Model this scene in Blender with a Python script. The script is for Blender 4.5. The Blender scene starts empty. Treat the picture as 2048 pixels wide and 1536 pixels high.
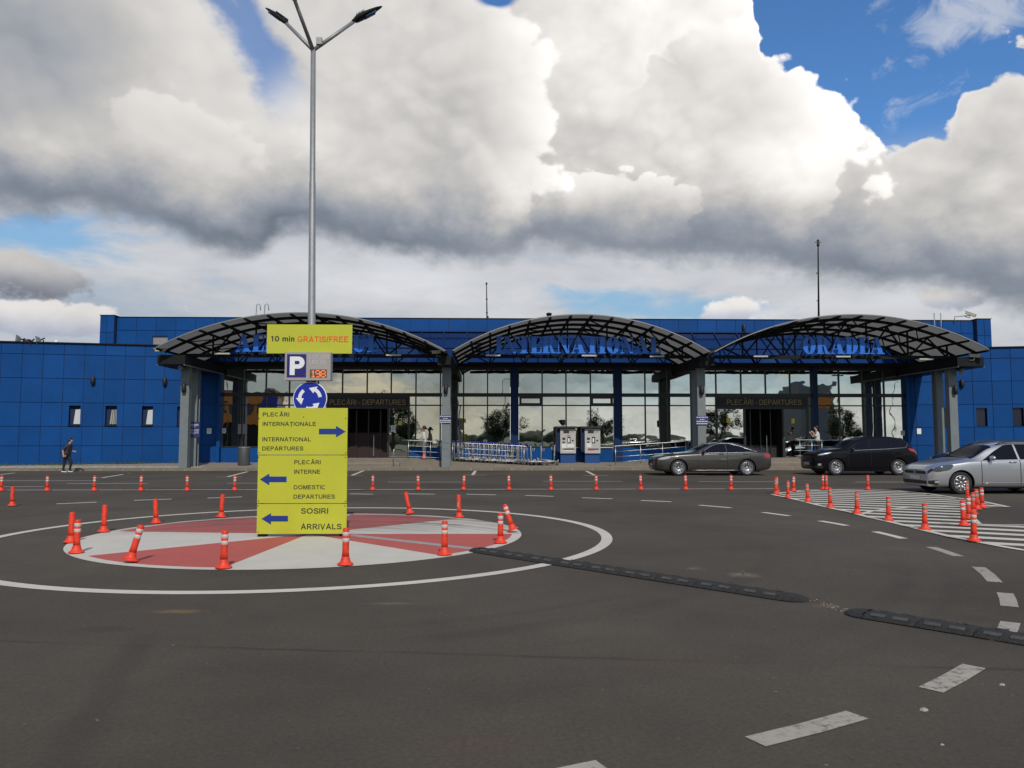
import bpy, bmesh, math, random
import numpy as np
from mathutils import Vector, Matrix
random.seed(7)
R = math.radians
SC = bpy.context.scene
COL = SC.collection
# ------------------------------------------------------------------ camera
CAMH, FPX, PITCH, YAW = 1.55, 1550.0, math.atan(110.0 / 1550.0), R(1.5)
cam = bpy.data.objects.new('camera', bpy.data.cameras.new('camera'))
COL.objects.link(cam)
cam.location = (0, 0, CAMH)
cam.rotation_euler = (math.pi / 2 + PITCH, 0, -YAW)
cam.data.sensor_width = 36.0
cam.data.lens = 36.0 * FPX / 2048.0
cam.data.clip_end = 5000
cam.data.clip_start = 0.05
SC.camera = cam
SC.view_settings.view_transform = 'Standard'
SC.view_settings.look = 'None'
SC.view_settings.exposure = -0.05
SC.view_settings.gamma = 1.0
SC.render.film_transparent = False
SC.cycles.max_bounces = 8
SC.cycles.transparent_max_bounces = 8
SUN_EL, SUN_AZ = R(40), R(9)           # the sun stands behind the viewer, a little to the right
sun = bpy.data.objects.new('sun', bpy.data.lights.new('sun', 'SUN'))
COL.objects.link(sun)
sun.data.energy = 3.1
sun.data.angle = R(0.5)
sun.data.color = (1.0, 0.93, 0.82)
sv = Vector((math.sin(SUN_AZ) * math.cos(SUN_EL), -math.cos(SUN_AZ) * math.cos(SUN_EL), math.sin(SUN_EL)))
sun.rotation_euler = sv.to_track_quat('Z', 'Y').to_euler()
sun.location = (0, 0, 60)


def raydir(px, py):                     # direction of a reading taken on the 2048 x 1536 photograph
    x, y = (px - 1024) / FPX, (768 - py) / FPX
    f = math.cos(PITCH) - y * math.sin(PITCH)
    u = math.sin(PITCH) + y * math.cos(PITCH)
    return Vector((x * math.cos(YAW) + f * math.sin(YAW), f * math.cos(YAW) - x * math.sin(YAW), u))


def gp(px, py, z=0.0):                  # measured point on the ground (height z)
    d = raydir(px, py); t = (z - CAMH) / d.z
    return Vector((d.x * t, d.y * t, z))


def wp(px, py, Y):                      # measured point on the plane at distance Y
    d = raydir(px, py); t = Y / d.y
    return Vector((d.x * t, Y, CAMH + d.z * t))


def azel(px, py):
    d = raydir(px, py).normalized()
    return math.atan2(d.x, d.y), math.asin(d.z)


# ------------------------------------------------------------------ world: Nishita sky with cumulus
world = bpy.data.worlds.new("World")
SC.world = world
world.use_nodes = True
WT = world.node_tree
WT.nodes.clear()


class E:                                # small arithmetic layer over Math nodes
    T = WT

    def __init__(s, k): s.k = k

    @staticmethod
    def put(sock, v):
        if isinstance(v, E): E.T.links.new(v.k, sock)
        else: sock.default_value = v

    @staticmethod
    def m(op, *a, clamp=False):
        n = E.T.nodes.new('ShaderNodeMath'); n.operation = op; n.use_clamp = clamp
        for i, v in enumerate(a): E.put(n.inputs[i], v)
        return E(n.outputs[0])
    def __add__(s, o): return E.m('ADD', s, o)
    __radd__ = __add__
    def __sub__(s, o): return E.m('SUBTRACT', s, o)
    def __rsub__(s, o): return E.m('SUBTRACT', o, s)
    def __mul__(s, o): return E.m('MULTIPLY', s, o)
    __rmul__ = __mul__
    def __truediv__(s, o): return E.m('DIVIDE', s, o)
    def __neg__(s): return E.m('MULTIPLY', s, -1.0)


def smooth(a, b, x):
    n = E.T.nodes.new('ShaderNodeMapRange'); n.interpolation_type = 'SMOOTHSTEP'
    E.put(n.inputs[0], x); E.put(n.inputs[1], a); E.put(n.inputs[2], b)
    return E(n.outputs[0])


def mixc(f, a, b):
    n = E.T.nodes.new('ShaderNodeMix'); n.data_type = 'RGBA'
    E.put(n.inputs[0], f)
    for i, c in ((6, a), (7, b)):
        if isinstance(c, E): E.T.links.new(c.k, n.inputs[i])
        else: n.inputs[i].default_value = (*c, 1)
    return E(n.outputs[2])


def scalec(c, f):
    n = E.T.nodes.new('ShaderNodeVectorMath'); n.operation = 'SCALE'
    if isinstance(c, E): E.T.links.new(c.k, n.inputs[0])
    else: n.inputs[0].default_value = c
    E.put(n.inputs[3], f)
    return E(n.outputs[0])


def curve(x, pts):
    n = E.T.nodes.new('ShaderNodeFloatCurve')
    c = n.mapping.curves[0]
    pts = sorted(pts)
    while len(c.points) < len(pts): c.points.new(0.5, 0.5)
    for p, (a, b) in zip(c.points, pts):
        p.location = (a, b); p.handle_type = 'AUTO_CLAMPED'
    n.mapping.use_clip = False
    n.mapping.extend = 'HORIZONTAL'
    n.mapping.update()
    E.put(n.inputs['Value'], x)
    return E(n.outputs[0])


tc = WT.nodes.new('ShaderNodeTexCoord')
sep = WT.nodes.new('ShaderNodeSeparateXYZ')
WT.links.new(tc.outputs['Generated'], sep.inputs[0])
DX, DY, DZ = (E(sep.outputs[i]) for i in range(3))
AZ = E.m('ARCTAN2', DX, DY)
EL = E.m('ARCSINE', DZ)


def vec(x, y, z):
    n = WT.nodes.new('ShaderNodeCombineXYZ')
    for i, v in enumerate((x, y, z)): E.put(n.inputs[i], v)
    return E(n.outputs[0])


def noise(v, scale, detail=5, rough=0.55, color=False, dist=0.0):
    n = WT.nodes.new('ShaderNodeTexNoise')
    WT.links.new(v.k, n.inputs['Vector'])
    n.inputs['Scale'].default_value = scale; n.inputs['Detail'].default_value = detail
    n.inputs['Roughness'].default_value = rough; n.inputs['Distortion'].default_value = dist
    if color:
        s = WT.nodes.new('ShaderNodeSeparateXYZ'); WT.links.new(n.outputs['Color'], s.inputs[0])
        return [E(s.outputs[i]) for i in range(3)]
    return E(n.outputs['Fac'])


def puffs(v, scale, detail=3.0, rough=0.5):
    n = WT.nodes.new('ShaderNodeTexVoronoi'); n.feature = 'F1'; n.normalize = False
    WT.links.new(v.k, n.inputs['Vector'])
    n.inputs['Scale'].default_value = scale; n.inputs['Detail'].default_value = detail
    n.inputs['Roughness'].default_value = rough
    return 1.0 - E(n.outputs['Distance'])


PXR = 1.0 / 1550.0
SKYV = vec(DX, DY, DZ * 1.35)
w1 = noise(SKYV, 5.0, 4, 0.6, True)
wx, wy = w1[0] - 0.5, w1[1] - 0.5
warped = vec(DX + 0.10 * wx, DY + 0.05 * wy, DZ * 1.3 + 0.10 * wy)
lit = vec(DX + 0.10 * wx + 0.010, DY + 0.05 * wy, DZ * 1.3 + 0.10 * wy + 0.016)
P0 = puffs(warped, 4.2)
P1 = puffs(lit, 4.2)
P2 = puffs(warped, 17.0, 2.0)
FINE = noise(SKYV, 34.0, 5, 0.6)
FB = noise(SKYV, 9.0, 7, 0.58)
EMB = P0 - P1
AZn = AZ + 0.05 * wx
ELn = EL + 0.045 * wy


def g(x, y, sx, sy, a=None, b=None):    # soft mound in the sky, placed by azimuth and elevation
    a0, e0 = azel(x, y)
    a = a or AZn; b = b or ELn
    dx = (a - a0) * (1550.0 / sx); dy = (b - e0) * (1550.0 / sy)
    return E.m('EXPONENT', -(dx * dx + dy * dy))


def sky_curve(pts):
    out = []
    for x, y in pts:
        a, e = azel(x, y); out.append(((a + 0.75) / 1.5, e / 0.8))
    return curve((AZ + 0.75) * (1 / 1.5), out) * 0.8


v_base = sky_curve([(-250, 470), (0, 432), (90, 448), (165, 432), (235, 445), (330, 468), (420, 508), (500, 520), (555, 490),
                    (610, 472), (665, 490), (720, 508), (810, 525), (1000, 528), (1090, 500), (1150, 508), (1230, 520), (1320, 532),
                    (1440, 528), (1520, 535), (1600, 560), (1680, 572), (1760, 580), (1900, 588), (2048, 640), (2300, 640)])
v_top = sky_curve([(-200, -300), (1380, -260), (1470, -120), (1508, 0), (1522, 45), (1548, 66), (1600, 82), (1640, 112), (1690, 138), (1738, 165),
                   (1755, 205), (1772, 236), (1805, 226), (1830, 203), (1872, 208), (1908, 172), (1922, 122), (1955, 96), (1988, 72),
                   (2048, 88), (2200, 60), (2350, 40)])
edge = 0.022 * (P0 - 0.5) + 0.034 * (P2 - 0.5) + 0.024 * (FB - 0.5) + 0.024 * (FINE - 0.5) + 0.016 * wy
dtop = v_top - EL + edge * 1.1
dbot = EL - v_base + 0.040 * (FB - 0.5) + 0.014 * wy + 0.030 * (FINE - 0.5)
# hole of blue at the upper left: a slanting wedge
a0, e0 = azel(478, 18); a1, e1 = azel(600, 205)
ln = math.hypot(a1 - a0, e1 - e0); ux, uy = (a1 - a0) / ln, (e1 - e0) / ln
ra, re = AZ - a0 + 0.02 * wx, EL - e0 + 0.02 * wy
s_al = ra * ux + re * uy
s_ac = E.m('ABSOLUTE', ra * (-uy) + re * ux)
wedge = smooth(0.036, 0.012, s_ac + 0.07 * (FB - 0.5) + 0.02 * (FINE - 0.5)) * smooth(ln * 1.15, ln * 0.45, s_al) * smooth(-0.30, -0.12, s_al)
speck = g(1000, -5, 45, 18)
mA = smooth(-0.002, 0.006, dtop) * smooth(-0.010, 0.026, dbot)
mA = mA * (1.0 - 0.82 * wedge) * (1.0 - smooth(0.25, 0.7, speck))
back = smooth(0.35, -0.1, DY)           # sky behind the viewer, seen only as reflections

def lobe(B, x, y, rx, ry, inner, rim, lx, ly, soft=0.05):   # a billow standing in front of the cloud behind it
    a0, e0 = azel(x, y)
    dx = (AZ - a0) * (1550.0 / rx); dy = (EL - e0) * (1550.0 / ry)
    wob = 0.30 * (P0 - 0.5) + 0.26 * (P2 - 0.5) + 0.36 * (FB - 0.5) + 0.20 * (FINE - 0.5) + 0.25 * wx
    d = 1.0 - E.m('SQRT', dx * dx + dy * dy) + wob * (260.0 / min(rx, ry))
    side = smooth(-0.2, 0.9, dx * lx + dy * ly)
    b = inner + rim * side * smooth(0.85, 0.0, d)
    m = smooth(-soft * 0.3, soft, d) * smooth(-0.5, 0.1, dx * lx + dy * ly)
    return B + (b - B) * m


B = 0.62 + 0.36 * g(1330, 40, 400, 170) + 0.12 * g(600, 240, 180, 80) + 0.10 * g(360, 110, 130, 110) + 0.07 * g(200, 330, 200, 60) \
    + 0.10 * g(1960, 200, 130, 130) - 0.28 * g(60, 70, 230, 95) - 0.03 * g(300, 300, 260, 140) - 0.10 * g(30, 215, 160, 45) - 0.05 * g(1960, 480, 120, 130)
B = lobe(B, 1500, 300, 345, 270, 0.70, 0.50, 0.8, 0.6, 0.05)
B = B + 0.22 * g(1620, 320, 150, 100) + 0.16 * g(1720, 190, 110, 80) - 0.12 * g(1520, 440, 230, 45)
B = lobe(B, 1180, 450, 330, 150, 0.64, 0.30, 0.1, 1.0, 0.06)
B = lobe(B, 900, 230, 300, 330, 0.62, 0.50, 0.95, 0.25, 0.06)
B = B + 0.20 * g(1095, 405, 90, 40) - 0.05 * g(800, 260, 170, 140)
B = lobe(B, 380, 300, 280, 150, 0.62, 0.24, 0.7, 0.7, 0.12)
TXA = smooth(-0.45, 0.12, AZ) * 0.6 + 0.4
B = B + TXA * (EMB * 0.34 + 0.12 * (P0 - 0.5) + 0.14 * (P2 - 0.5) + 0.20 * (FB - 0.5) + 0.10 * (FINE - 0.5))
darkB = 0.262 - 0.085 * g(480, 480, 270, 80) - 0.03 * g(830, 500, 180, 60) - 0.03 * g(1700, 560, 300, 40) + 0.08 * (FB - 0.5)
rise = smooth(0.0, 0.115, dbot + 0.045 * (FB - 0.5) + 0.03 * wx)
B = darkB + (B + 0.10 - darkB) * rise
thin = smooth(0.0, 0.02, dtop)
B = B + 0.10 * (1.0 - thin)
B = E.m('MAXIMUM', B, 0.08)
colA = scalec(mixc(smooth(0.14, 0.62, B), (0.81, 0.96, 1.22), (1.03, 1.0, 0.965)), B)

sky = WT.nodes.new('ShaderNodeTexSky')
sky.sky_type = 'NISHITA'; sky.sun_disc = False
sky.sun_elevation = SUN_EL; sky.sun_rotation = math.pi - SUN_AZ
sky.air_density = 1.0; sky.dust_density = 0.6; sky.ozone_density = 2.0; sky.altitude = 150
tn = WT.nodes.new('ShaderNodeVectorMath'); tn.operation = 'MULTIPLY'; WT.links.new(sky.outputs[0], tn.inputs[0]); tn.inputs[1].default_value = (0.60, 0.95, 1.28)
skyc = scalec(E(tn.outputs[0]), 0.118)

# low deck under the cumulus: thin white streaks over pale blue
strk = vec(DX * 1.0, DY, DZ * 5.0)
ST = noise(vec(DX + 0.05 * wx, DY, DZ * 3.4 + 0.12 * wy), 6.5, 6, 0.56, dist=0.15)
low_cov = smooth(0.36, 0.26, EL) * smooth(0.28, 0.56, ST + 0.15 - 0.42 * g(1180, 588, 200, 30) - 0.34 * g(90, 480, 200, 40) - 0.24 * g(330, 545, 220, 22)
                 - 0.28 * g(1390, 615, 190, 24) - 0.12 * g(900, 590, 90, 25) + 0.30 * g(1100, 545, 260, 18) + 0.25 * g(700, 590, 300, 60))
LB = 0.60 + 0.45 * (ST - 0.5) + 0.10 * g(740, 560, 220, 60) + 0.12 * g(1750, 610, 250, 25) + 0.22 * g(1460, 625, 55, 22) - 0.10 * g(250, 620, 260, 60)
colL = scalec(mixc(smooth(0.62, 0.50, LB), (1.0, 1.0, 1.03), (0.86, 0.97, 1.12)), LB)
c = mixc(low_cov * 0.93, mixc(smooth(0.36, 0.16, EL) * 0.80, skyc, (0.31, 0.49, 0.62)), colL)
# small cumulus low on the left
def puffcloud(c, x, y, sx, sy, bright, dark):
    a0, e0 = azel(x, y)
    m = smooth(0.28, 0.50, g(x, y, sx, sy, AZ + 0.02 * wx, EL + 0.02 * wy) + 0.55 * (P2 - 0.5) + 2.0 * (FB - 0.5) + 0.7 * (FINE - 0.5))
    h = smooth(-sy * PXR * 0.7, sy * PXR * 0.6, EL - e0 + 0.02 * (FB - 0.5))
    b = dark + (bright - dark) * h + 0.25 * EMB + 0.3 * (FB - 0.5)
    return mixc(m, c, scalec(mixc(h, (0.86, 0.92, 1.1), (1.03, 1.0, 0.97)), b))
c = puffcloud(c, 45, 550, 130, 48, 0.55, 0.20)
c = puffcloud(c, 90, 640, 150, 40, 0.72, 0.50)
c = puffcloud(c, 1462, 622, 70, 26, 0.80, 0.6)
c = puffcloud(c, 1915, 600, 70, 26, 0.68, 0.5)
c = puffcloud(c, 1960, 75, 120, 60, 0.62, 0.50) if False else c
wisp = smooth(0.50, 0.74, noise(vec(DX * 1.2, DY, DZ * 1.6), 12.0, 6, 0.62, dist=0.8) + 0.34 * g(1945, 45, 130, 60) + 0.1 * g(1790, 175, 40, 40) - 0.12) * smooth(0.25, 0.38, EL)
c = mixc(wisp * 0.75, c, (0.60, 0.64, 0.72))
c = mixc(mA, c, colA)
# behind the viewer: pale cream haze low down, grey blue cloud above it
BK = noise(vec(DX * 1.0, DY, DZ * 2.6), 4.2, 6, 0.55, dist=0.4)
RT = smooth(-0.06, 0.24, E.m('ARCTAN2', DX, -DY))
BK2 = noise(vec(DX * 1.0, DY, DZ * 3.0), 11.0, 5, 0.6, dist=0.5)
cb = mixc(smooth(0.028, 0.070, EL + 0.06 * (BK - 0.5) + 0.03 * (BK2 - 0.5)), mixc(RT, (0.66, 0.63, 0.53), (0.92, 0.95, 0.93)), mixc(RT, (0.37, 0.42, 0.43), (0.55, 0.70, 0.78)))
cb = scalec(cb, 1.0 + 1.3 * (BK2 - 0.5))
cb = mixc(smooth(0.54, 0.66, BK) * smooth(0.03, 0.06, EL) * 0.8, cb, (0.95, 0.84, 0.62))
cb = mixc(smooth(0.25, 0.5, EL), cb, mixc(smooth(0.42, 0.6, BK), skyc, (0.60, 0.60, 0.61)))
c = mixc(back, c, cb)
ground_mix = smooth(-0.01, -0.03, EL)
c = mixc(ground_mix, c, (0.10, 0.10, 0.10))
bg = WT.nodes.new('ShaderNodeBackground')
WT.links.new(c.k, bg.inputs['Color']); bg.inputs['Strength'].default_value = 1.0
wo = WT.nodes.new('ShaderNodeOutputWorld'); WT.links.new(bg.outputs[0], wo.inputs[0])
world.cycles.sampling_method = 'MANUAL'
world.cycles.sample_map_resolution = 512

# ------------------------------------------------------------------ materials
MATS = {}


def lin(r, g_, b):                       # display values 0-255 -> scene values
    f = lambda c: (c / 255 / 12.92) if c <= 10.3 else ((c / 255 + 0.055) / 1.055) ** 2.4
    return (f(r), f(g_), f(b))


def mat(name, color, rough=0.6, metal=0.0, var=0.0, vscale=3.0, bump=0.0, bscale=40.0, coat=0.0, spec=0.5, island=0.0, emit=None):
    m = bpy.data.materials.new(name); m.use_nodes = True
    nt = m.node_tree; N = nt.nodes; L = nt.links
    b = N['Principled BSDF']
    b.inputs['Base Color'].default_value = (*color, 1)
    b.inputs['Roughness'].default_value = rough
    b.inputs['Metallic'].default_value = metal
    b.inputs['Coat Weight'].default_value = coat
    b.inputs['Coat Roughness'].default_value = 0.05
    b.inputs['Specular IOR Level'].default_value = spec
    t = N.new('ShaderNodeTexCoord')
    if var or island:
        n = N.new('ShaderNodeTexNoise'); n.inputs['Scale'].default_value = vscale; n.inputs['Detail'].default_value = 6
        n.inputs['Roughness'].default_value = 0.65
        L.new(t.outputs['Object'], n.inputs['Vector'])
        mr = N.new('ShaderNodeMapRange'); L.new(n.outputs['Fac'], mr.inputs[0])
        mr.inputs[1].default_value = 0.25; mr.inputs[2].default_value = 0.75
        mr.inputs[3].default_value = 1 - var; mr.inputs[4].default_value = 1 + var
        f = mr.outputs[0]
        if island:
            ge = N.new('ShaderNodeNewGeometry')
            m2 = N.new('ShaderNodeMapRange'); L.new(ge.outputs['Random Per Island'], m2.inputs[0])
            m2.inputs[3].default_value = 1 - island; m2.inputs[4].default_value = 1 + island
            mm = N.new('ShaderNodeMath'); mm.operation = 'MULTIPLY'; L.new(f, mm.inputs[0]); L.new(m2.outputs[0], mm.inputs[1]); f = mm.outputs[0]
        v = N.new('ShaderNodeVectorMath'); v.operation = 'SCALE'; v.inputs[0].default_value = color; L.new(f, v.inputs[3])
        L.new(v.outputs[0], b.inputs['Base Color'])
    if bump:
        n2 = N.new('ShaderNodeTexNoise'); n2.inputs['Scale'].default_value = bscale; n2.inputs['Detail'].default_value = 4
        L.new(t.outputs['Object'], n2.inputs['Vector'])
        bp = N.new('ShaderNodeBump'); bp.inputs['Strength'].default_value = bump; bp.inputs['Distance'].default_value = 0.02
        L.new(n2.outputs['Fac'], bp.inputs['Height']); L.new(bp.outputs[0], b.inputs['Normal'])
    if emit:
        b.inputs['Emission Color'].default_value = (*emit[0], 1); b.inputs['Emission Strength'].default_value = emit[1]
    MATS[name] = m
    return m


def nodes_of(m): return m.node_tree.nodes, m.node_tree.links, m.node_tree.nodes['Principled BSDF']


def world_noise(N, L, scale, detail=6, rough=0.6, stretch=None, seed=0.0):
    t = N.new('ShaderNodeNewGeometry')
    mp = N.new('ShaderNodeMapping'); L.new(t.outputs['Position'], mp.inputs[0])
    mp.inputs['Location'].default_value = (seed, seed * 1.7, 0)
    if stretch: mp.inputs['Scale'].default_value = stretch
    n = N.new('ShaderNodeTexNoise'); n.inputs['Scale'].default_value = scale; n.inputs['Detail'].default_value = detail
    n.inputs['Roughness'].default_value = rough
    L.new(mp.outputs[0], n.inputs['Vector'])
    return n.outputs['Fac']


def ramp(N, L, src, a, b, lo, hi):
    r = N.new('ShaderNodeMapRange'); L.new(src, r.inputs[0])
    for i, v in enumerate((a, b, lo, hi)): r.inputs[i + 1].default_value = v
    return r.outputs[0]


def mul(N, L, a, b):
    m = N.new('ShaderNodeMath'); m.operation = 'MULTIPLY'; L.new(a, m.inputs[0]); L.new(b, m.inputs[1]); return m.outputs[0]


def mixcol(N, L, f, a, b):
    n = N.new('ShaderNodeMix'); n.data_type = 'RGBA'; L.new(f, n.inputs[0])
    for i, c_ in ((6, a), (7, b)):
        if isinstance(c_, tuple): n.inputs[i].default_value = (*c_, 1)
        else: L.new(c_, n.inputs[i])
    return n.outputs[2]


# asphalt: broad patches, fine grain, rusty sand stains, old tyre sweeps
asphalt = mat('asphalt', (0.07, 0.067, 0.062), 0.93, spec=0.25)
N, L, b = nodes_of(asphalt)
base = mixcol(N, L, ramp(N, L, world_noise(N, L, 0.22, 6, 0.68), 0.36, 0.64, 0, 1), (0.056, 0.0478, 0.0375), (0.089, 0.0755, 0.0590))
base = mixcol(N, L, ramp(N, L, world_noise(N, L, 0.55, 4, 0.6, (1, 0.25, 1), 3), 0.5, 0.72, 0, 0.6), base, (0.073, 0.062, 0.050))
base = mixcol(N, L, ramp(N, L, world_noise(N, L, 1.3, 5, 0.7, None, 9), 0.66, 0.80, 0, 0.5), base, (0.047, 0.045, 0.043))
base = mixcol(N, L, ramp(N, L, world_noise(N, L, 3.2, 6, 0.6, (0.35, 1, 1), 21), 0.73, 0.82, 0, 0.55), base, (0.20, 0.155, 0.10))
ge_ = N.new('ShaderNodeNewGeometry'); sp_ = N.new('ShaderNodeSeparateXYZ'); L.new(ge_.outputs['Position'], sp_.inputs[0])
def m_(op, a, b_=0.0):
    n = N.new('ShaderNodeMath'); n.operation = op
    for i, q in enumerate((a, b_)):
        if isinstance(q, (int, float)): n.inputs[i].default_value = q
        else: L.new(q, n.inputs[i])
    return n.outputs[0]
J0, J1 = gp(500, 1297), gp(1900, 1335)
js = (J1.y - J0.y) / (J1.x - J0.x)
jd = m_('SUBTRACT', m_('SUBTRACT', sp_.outputs[1], m_('MULTIPLY', m_('SUBTRACT', sp_.outputs[0], J0.x), js)), J0.y)
jd = m_('ABSOLUTE', m_('ADD', jd, m_('MULTIPLY', m_('SUBTRACT', world_noise(N, L, 0.9, 5, 0.6, None, 31), 0.5), 0.16)))
jf = mul(N, L, ramp(N, L, jd, 0.008, 0.045, 0.55, 0.0), ramp(N, L, world_noise(N, L, 0.6, 4, 0.6, None, 17), 0.38, 0.56, 0.1, 1.0))
base = mixcol(N, L, jf, base, (0.030, 0.028, 0.026))
rd_ = m_('POWER', m_('ADD', m_('POWER', m_('ADD', sp_.outputs[0], 2.98), 2.0), m_('POWER', m_('SUBTRACT', sp_.outputs[1], 12.87), 2.0)), 0.5)
cb_ = N.new('ShaderNodeCombineXYZ'); L.new(rd_, cb_.inputs[0])
nr = N.new('ShaderNodeTexNoise'); nr.inputs['Scale'].default_value = 2.6; nr.inputs['Detail'].default_value = 4; L.new(cb_.outputs[0], nr.inputs['Vector'])
rf_ = mul(N, L, ramp(N, L, nr.outputs['Fac'], 0.48, 0.66, 0, 0.5), mul(N, L, ramp(N, L, rd_, 4.9, 6.0, 0, 1), ramp(N, L, world_noise(N, L, 0.25, 4, 0.6, None, 41), 0.42, 0.62, 0.0, 1.0)))
base = mixcol(N, L, rf_, base, (0.043, 0.038, 0.032))
def stain(base, P, rx, ry, col, amt, seed, soft=0.25):
    dx = m_('DIVIDE', m_('SUBTRACT', sp_.outputs[0], P.x), rx); dy = m_('DIVIDE', m_('SUBTRACT', sp_.outputs[1], P.y), ry)
    d = m_('ADD', m_('POWER', m_('ADD', m_('MULTIPLY', dx, dx), m_('MULTIPLY', dy, dy)), 0.5), m_('MULTIPLY', m_('SUBTRACT', world_noise(N, L, 6.0, 5, 0.7, None, seed), 0.5), 1.6))
    return mixcol(N, L, ramp(N, L, d, soft, 1.0, amt, 0.0), base, col)
base = stain(base, gp(360, 1223), 0.30, 0.10, (0.20, 0.125, 0.058), 0.65, 61)
base = stain(base, gp(780, 1207), 0.32, 0.07, (0.15, 0.125, 0.10), 0.55, 62)
base = stain(base, gp(215, 1258), 0.25, 0.14, (0.040, 0.045, 0.042), 0.6, 63)
base = stain(base, gp(1488, 1150), 0.20, 0.20, (0.19, 0.165, 0.12), 0.7, 64)
base = stain(base, gp(1388, 1137), 0.10, 0.12, (0.17, 0.15, 0.11), 0.6, 65)
base = stain(base, gp(1190, 1022), 0.5, 0.5, (0.035, 0.033, 0.030), 0.6, 66)
base = stain(base, gp(1650, 1212), 0.16, 0.10, (0.15, 0.10, 0.075), 0.6, 67)
base = stain(base, gp(1350, 1330), 0.5, 0.25, (0.095, 0.068, 0.05), 0.4, 68)
base = stain(base, gp(960, 1490), 0.35, 0.2, (0.095, 0.065, 0.045), 0.4, 69)
base = stain(base, gp(560, 1330), 0.9, 0.35, (0.052, 0.046, 0.040), 0.5, 70)
base = stain(base, gp(1640, 1075), 0.7, 0.9, (0.062, 0.058, 0.055), 0.6, 72)
TB0, TB1 = gp(290, 1270), gp(120, 1530); tl = (TB1 - TB0); tl.normalize()
tx = m_('SUBTRACT', sp_.outputs[0], TB0.x); ty = m_('SUBTRACT', sp_.outputs[1], TB0.y)
tacr = m_('ABSOLUTE', m_('ADD', m_('SUBTRACT', m_('MULTIPLY', tx, -tl.y), m_('MULTIPLY', ty, -tl.x)), m_('MULTIPLY', m_('SUBTRACT', world_noise(N, L, 1.2, 4, 0.6, None, 75), 0.5), 0.3)))
tal = m_('ADD', m_('MULTIPLY', tx, tl.x), m_('MULTIPLY', ty, tl.y))
base = mixcol(N, L, mul(N, L, ramp(N, L, tacr, 0.05, 0.16, 0.42, 0.0), ramp(N, L, tal, -0.4, 0.4, 0.0, 1.0)), base, (0.046, 0.039, 0.031))
grain = world_noise(N, L, 260.0, 3, 0.8)
grain2 = world_noise(N, L, 32.0, 6, 0.85, None, 5)
spots = world_noise(N, L, 11.0, 3, 0.6, None, 23)
base = mixcol(N, L, ramp(N, L, spots, 0.70, 0.76, 0, 0.75), base, (0.030, 0.028, 0.026))
base = mixcol(N, L, ramp(N, L, world_noise(N, L, 14.0, 2, 0.5, None, 51), 0.745, 0.78, 0, 0.8), base, (0.22, 0.20, 0.17))
v = N.new('ShaderNodeVectorMath'); v.operation = 'SCALE'; L.new(base, v.inputs[0])
L.new(mul(N, L, ramp(N, L, grain, 0.3, 0.7, 0.60, 1.40), ramp(N, L, grain2, 0.32, 0.68, 0.70, 1.30)), v.inputs[3])
L.new(v.outputs[0], b.inputs['Base Color'])
bp = N.new('ShaderNodeBump'); bp.inputs['Strength'].default_value = 0.5; bp.inputs['Distance'].default_value = 0.006
L.new(grain, bp.inputs['Height']); L.new(bp.outputs[0], b.inputs['Normal'])


def worn_paint(name, color, under=(0.075, 0.07, 0.065), wear=(0.60, 0.72), wear_sc=9.0, tyre=0.0, dirt=0.25):
    m = mat(name, color, 0.75, spec=0.3)
    N, L, b = nodes_of(m)
    c_ = mixcol(N, L, ramp(N, L, world_noise(N, L, 2.0, 6, 0.65, None, 4), 0.35, 0.7, 0, dirt), color, tuple(x * 0.55 for x in color))
    if tyre:                             # dark rubber streaks swept along the lane round the island
        ge = N.new('ShaderNodeNewGeometry')
        d = N.new('ShaderNodeVectorMath'); d.operation = 'DISTANCE'; L.new(ge.outputs['Position'], d.inputs[0])
        d.inputs[1].default_value = tyre_c
        cb = N.new('ShaderNodeCombineXYZ'); L.new(d.outputs['Value'], cb.inputs[0])
        n = N.new('ShaderNodeTexNoise'); n.inputs['Scale'].default_value = 5.0; n.inputs['Detail'].default_value = 4
        L.new(cb.outputs[0], n.inputs['Vector'])
        far = N.new('ShaderNodeSeparateXYZ'); L.new(ge.outputs['Position'], far.inputs[0])
        zone = ramp(N, L, far.outputs[1], tyre_c_y - 0.5, tyre_c_y + 1.0, 0, 1)
        st = mul(N, L, ramp(N, L, n.outputs['Fac'], 0.41, 0.56, 0, tyre), zone)
        st = mul(N, L, st, ramp(N, L, world_noise(N, L, 0.9, 3, 0.5, None, 2), 0.3, 0.55, 0.55, 1.0))
        c_ = mixcol(N, L, st, c_, (0.09, 0.07, 0.065))
    w_ = mul(N, L, ramp(N, L, world_noise(N, L, wear_sc, 8, 0.75, None, 7), wear[0], wear[1], 0, 1),
             ramp(N, L, world_noise(N, L, 0.8, 3, 0.5, None, 13), 0.35, 0.6, 0.25, 1))
    c_ = mixcol(N, L, w_, c_, under)
    L.new(c_, b.inputs['Base Color'])
    gr = world_noise(N, L, 200.0, 2, 0.7)
    bp = N.new('ShaderNodeBump'); bp.inputs['Strength'].default_value = 0.25; bp.inputs['Distance'].default_value = 0.004
    L.new(gr, bp.inputs['Height']); L.new(bp.outputs[0], b.inputs['Normal'])
    return m


tyre_c = (-2.9, 11.2, 0.0); tyre_c_y = 13.2
road_white = worn_paint('road_white', (0.57, 0.535, 0.465), wear=(0.62, 0.74))
old_white = worn_paint('old_white', (0.38, 0.35, 0.295), wear=(0.50, 0.62), wear_sc=16, dirt=0.5)
island_white = worn_paint('island_white', (0.545, 0.515, 0.45), wear=(0.66, 0.76), wear_sc=14, tyre=0.75, dirt=0.22)
island_red = worn_paint('island_red', (0.43, 0.095, 0.080), wear=(0.67, 0.78), wear_sc=14, tyre=0.85, dirt=0.2)
MATS['road_white'], MATS['old_white'] = road_white, old_white

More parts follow.
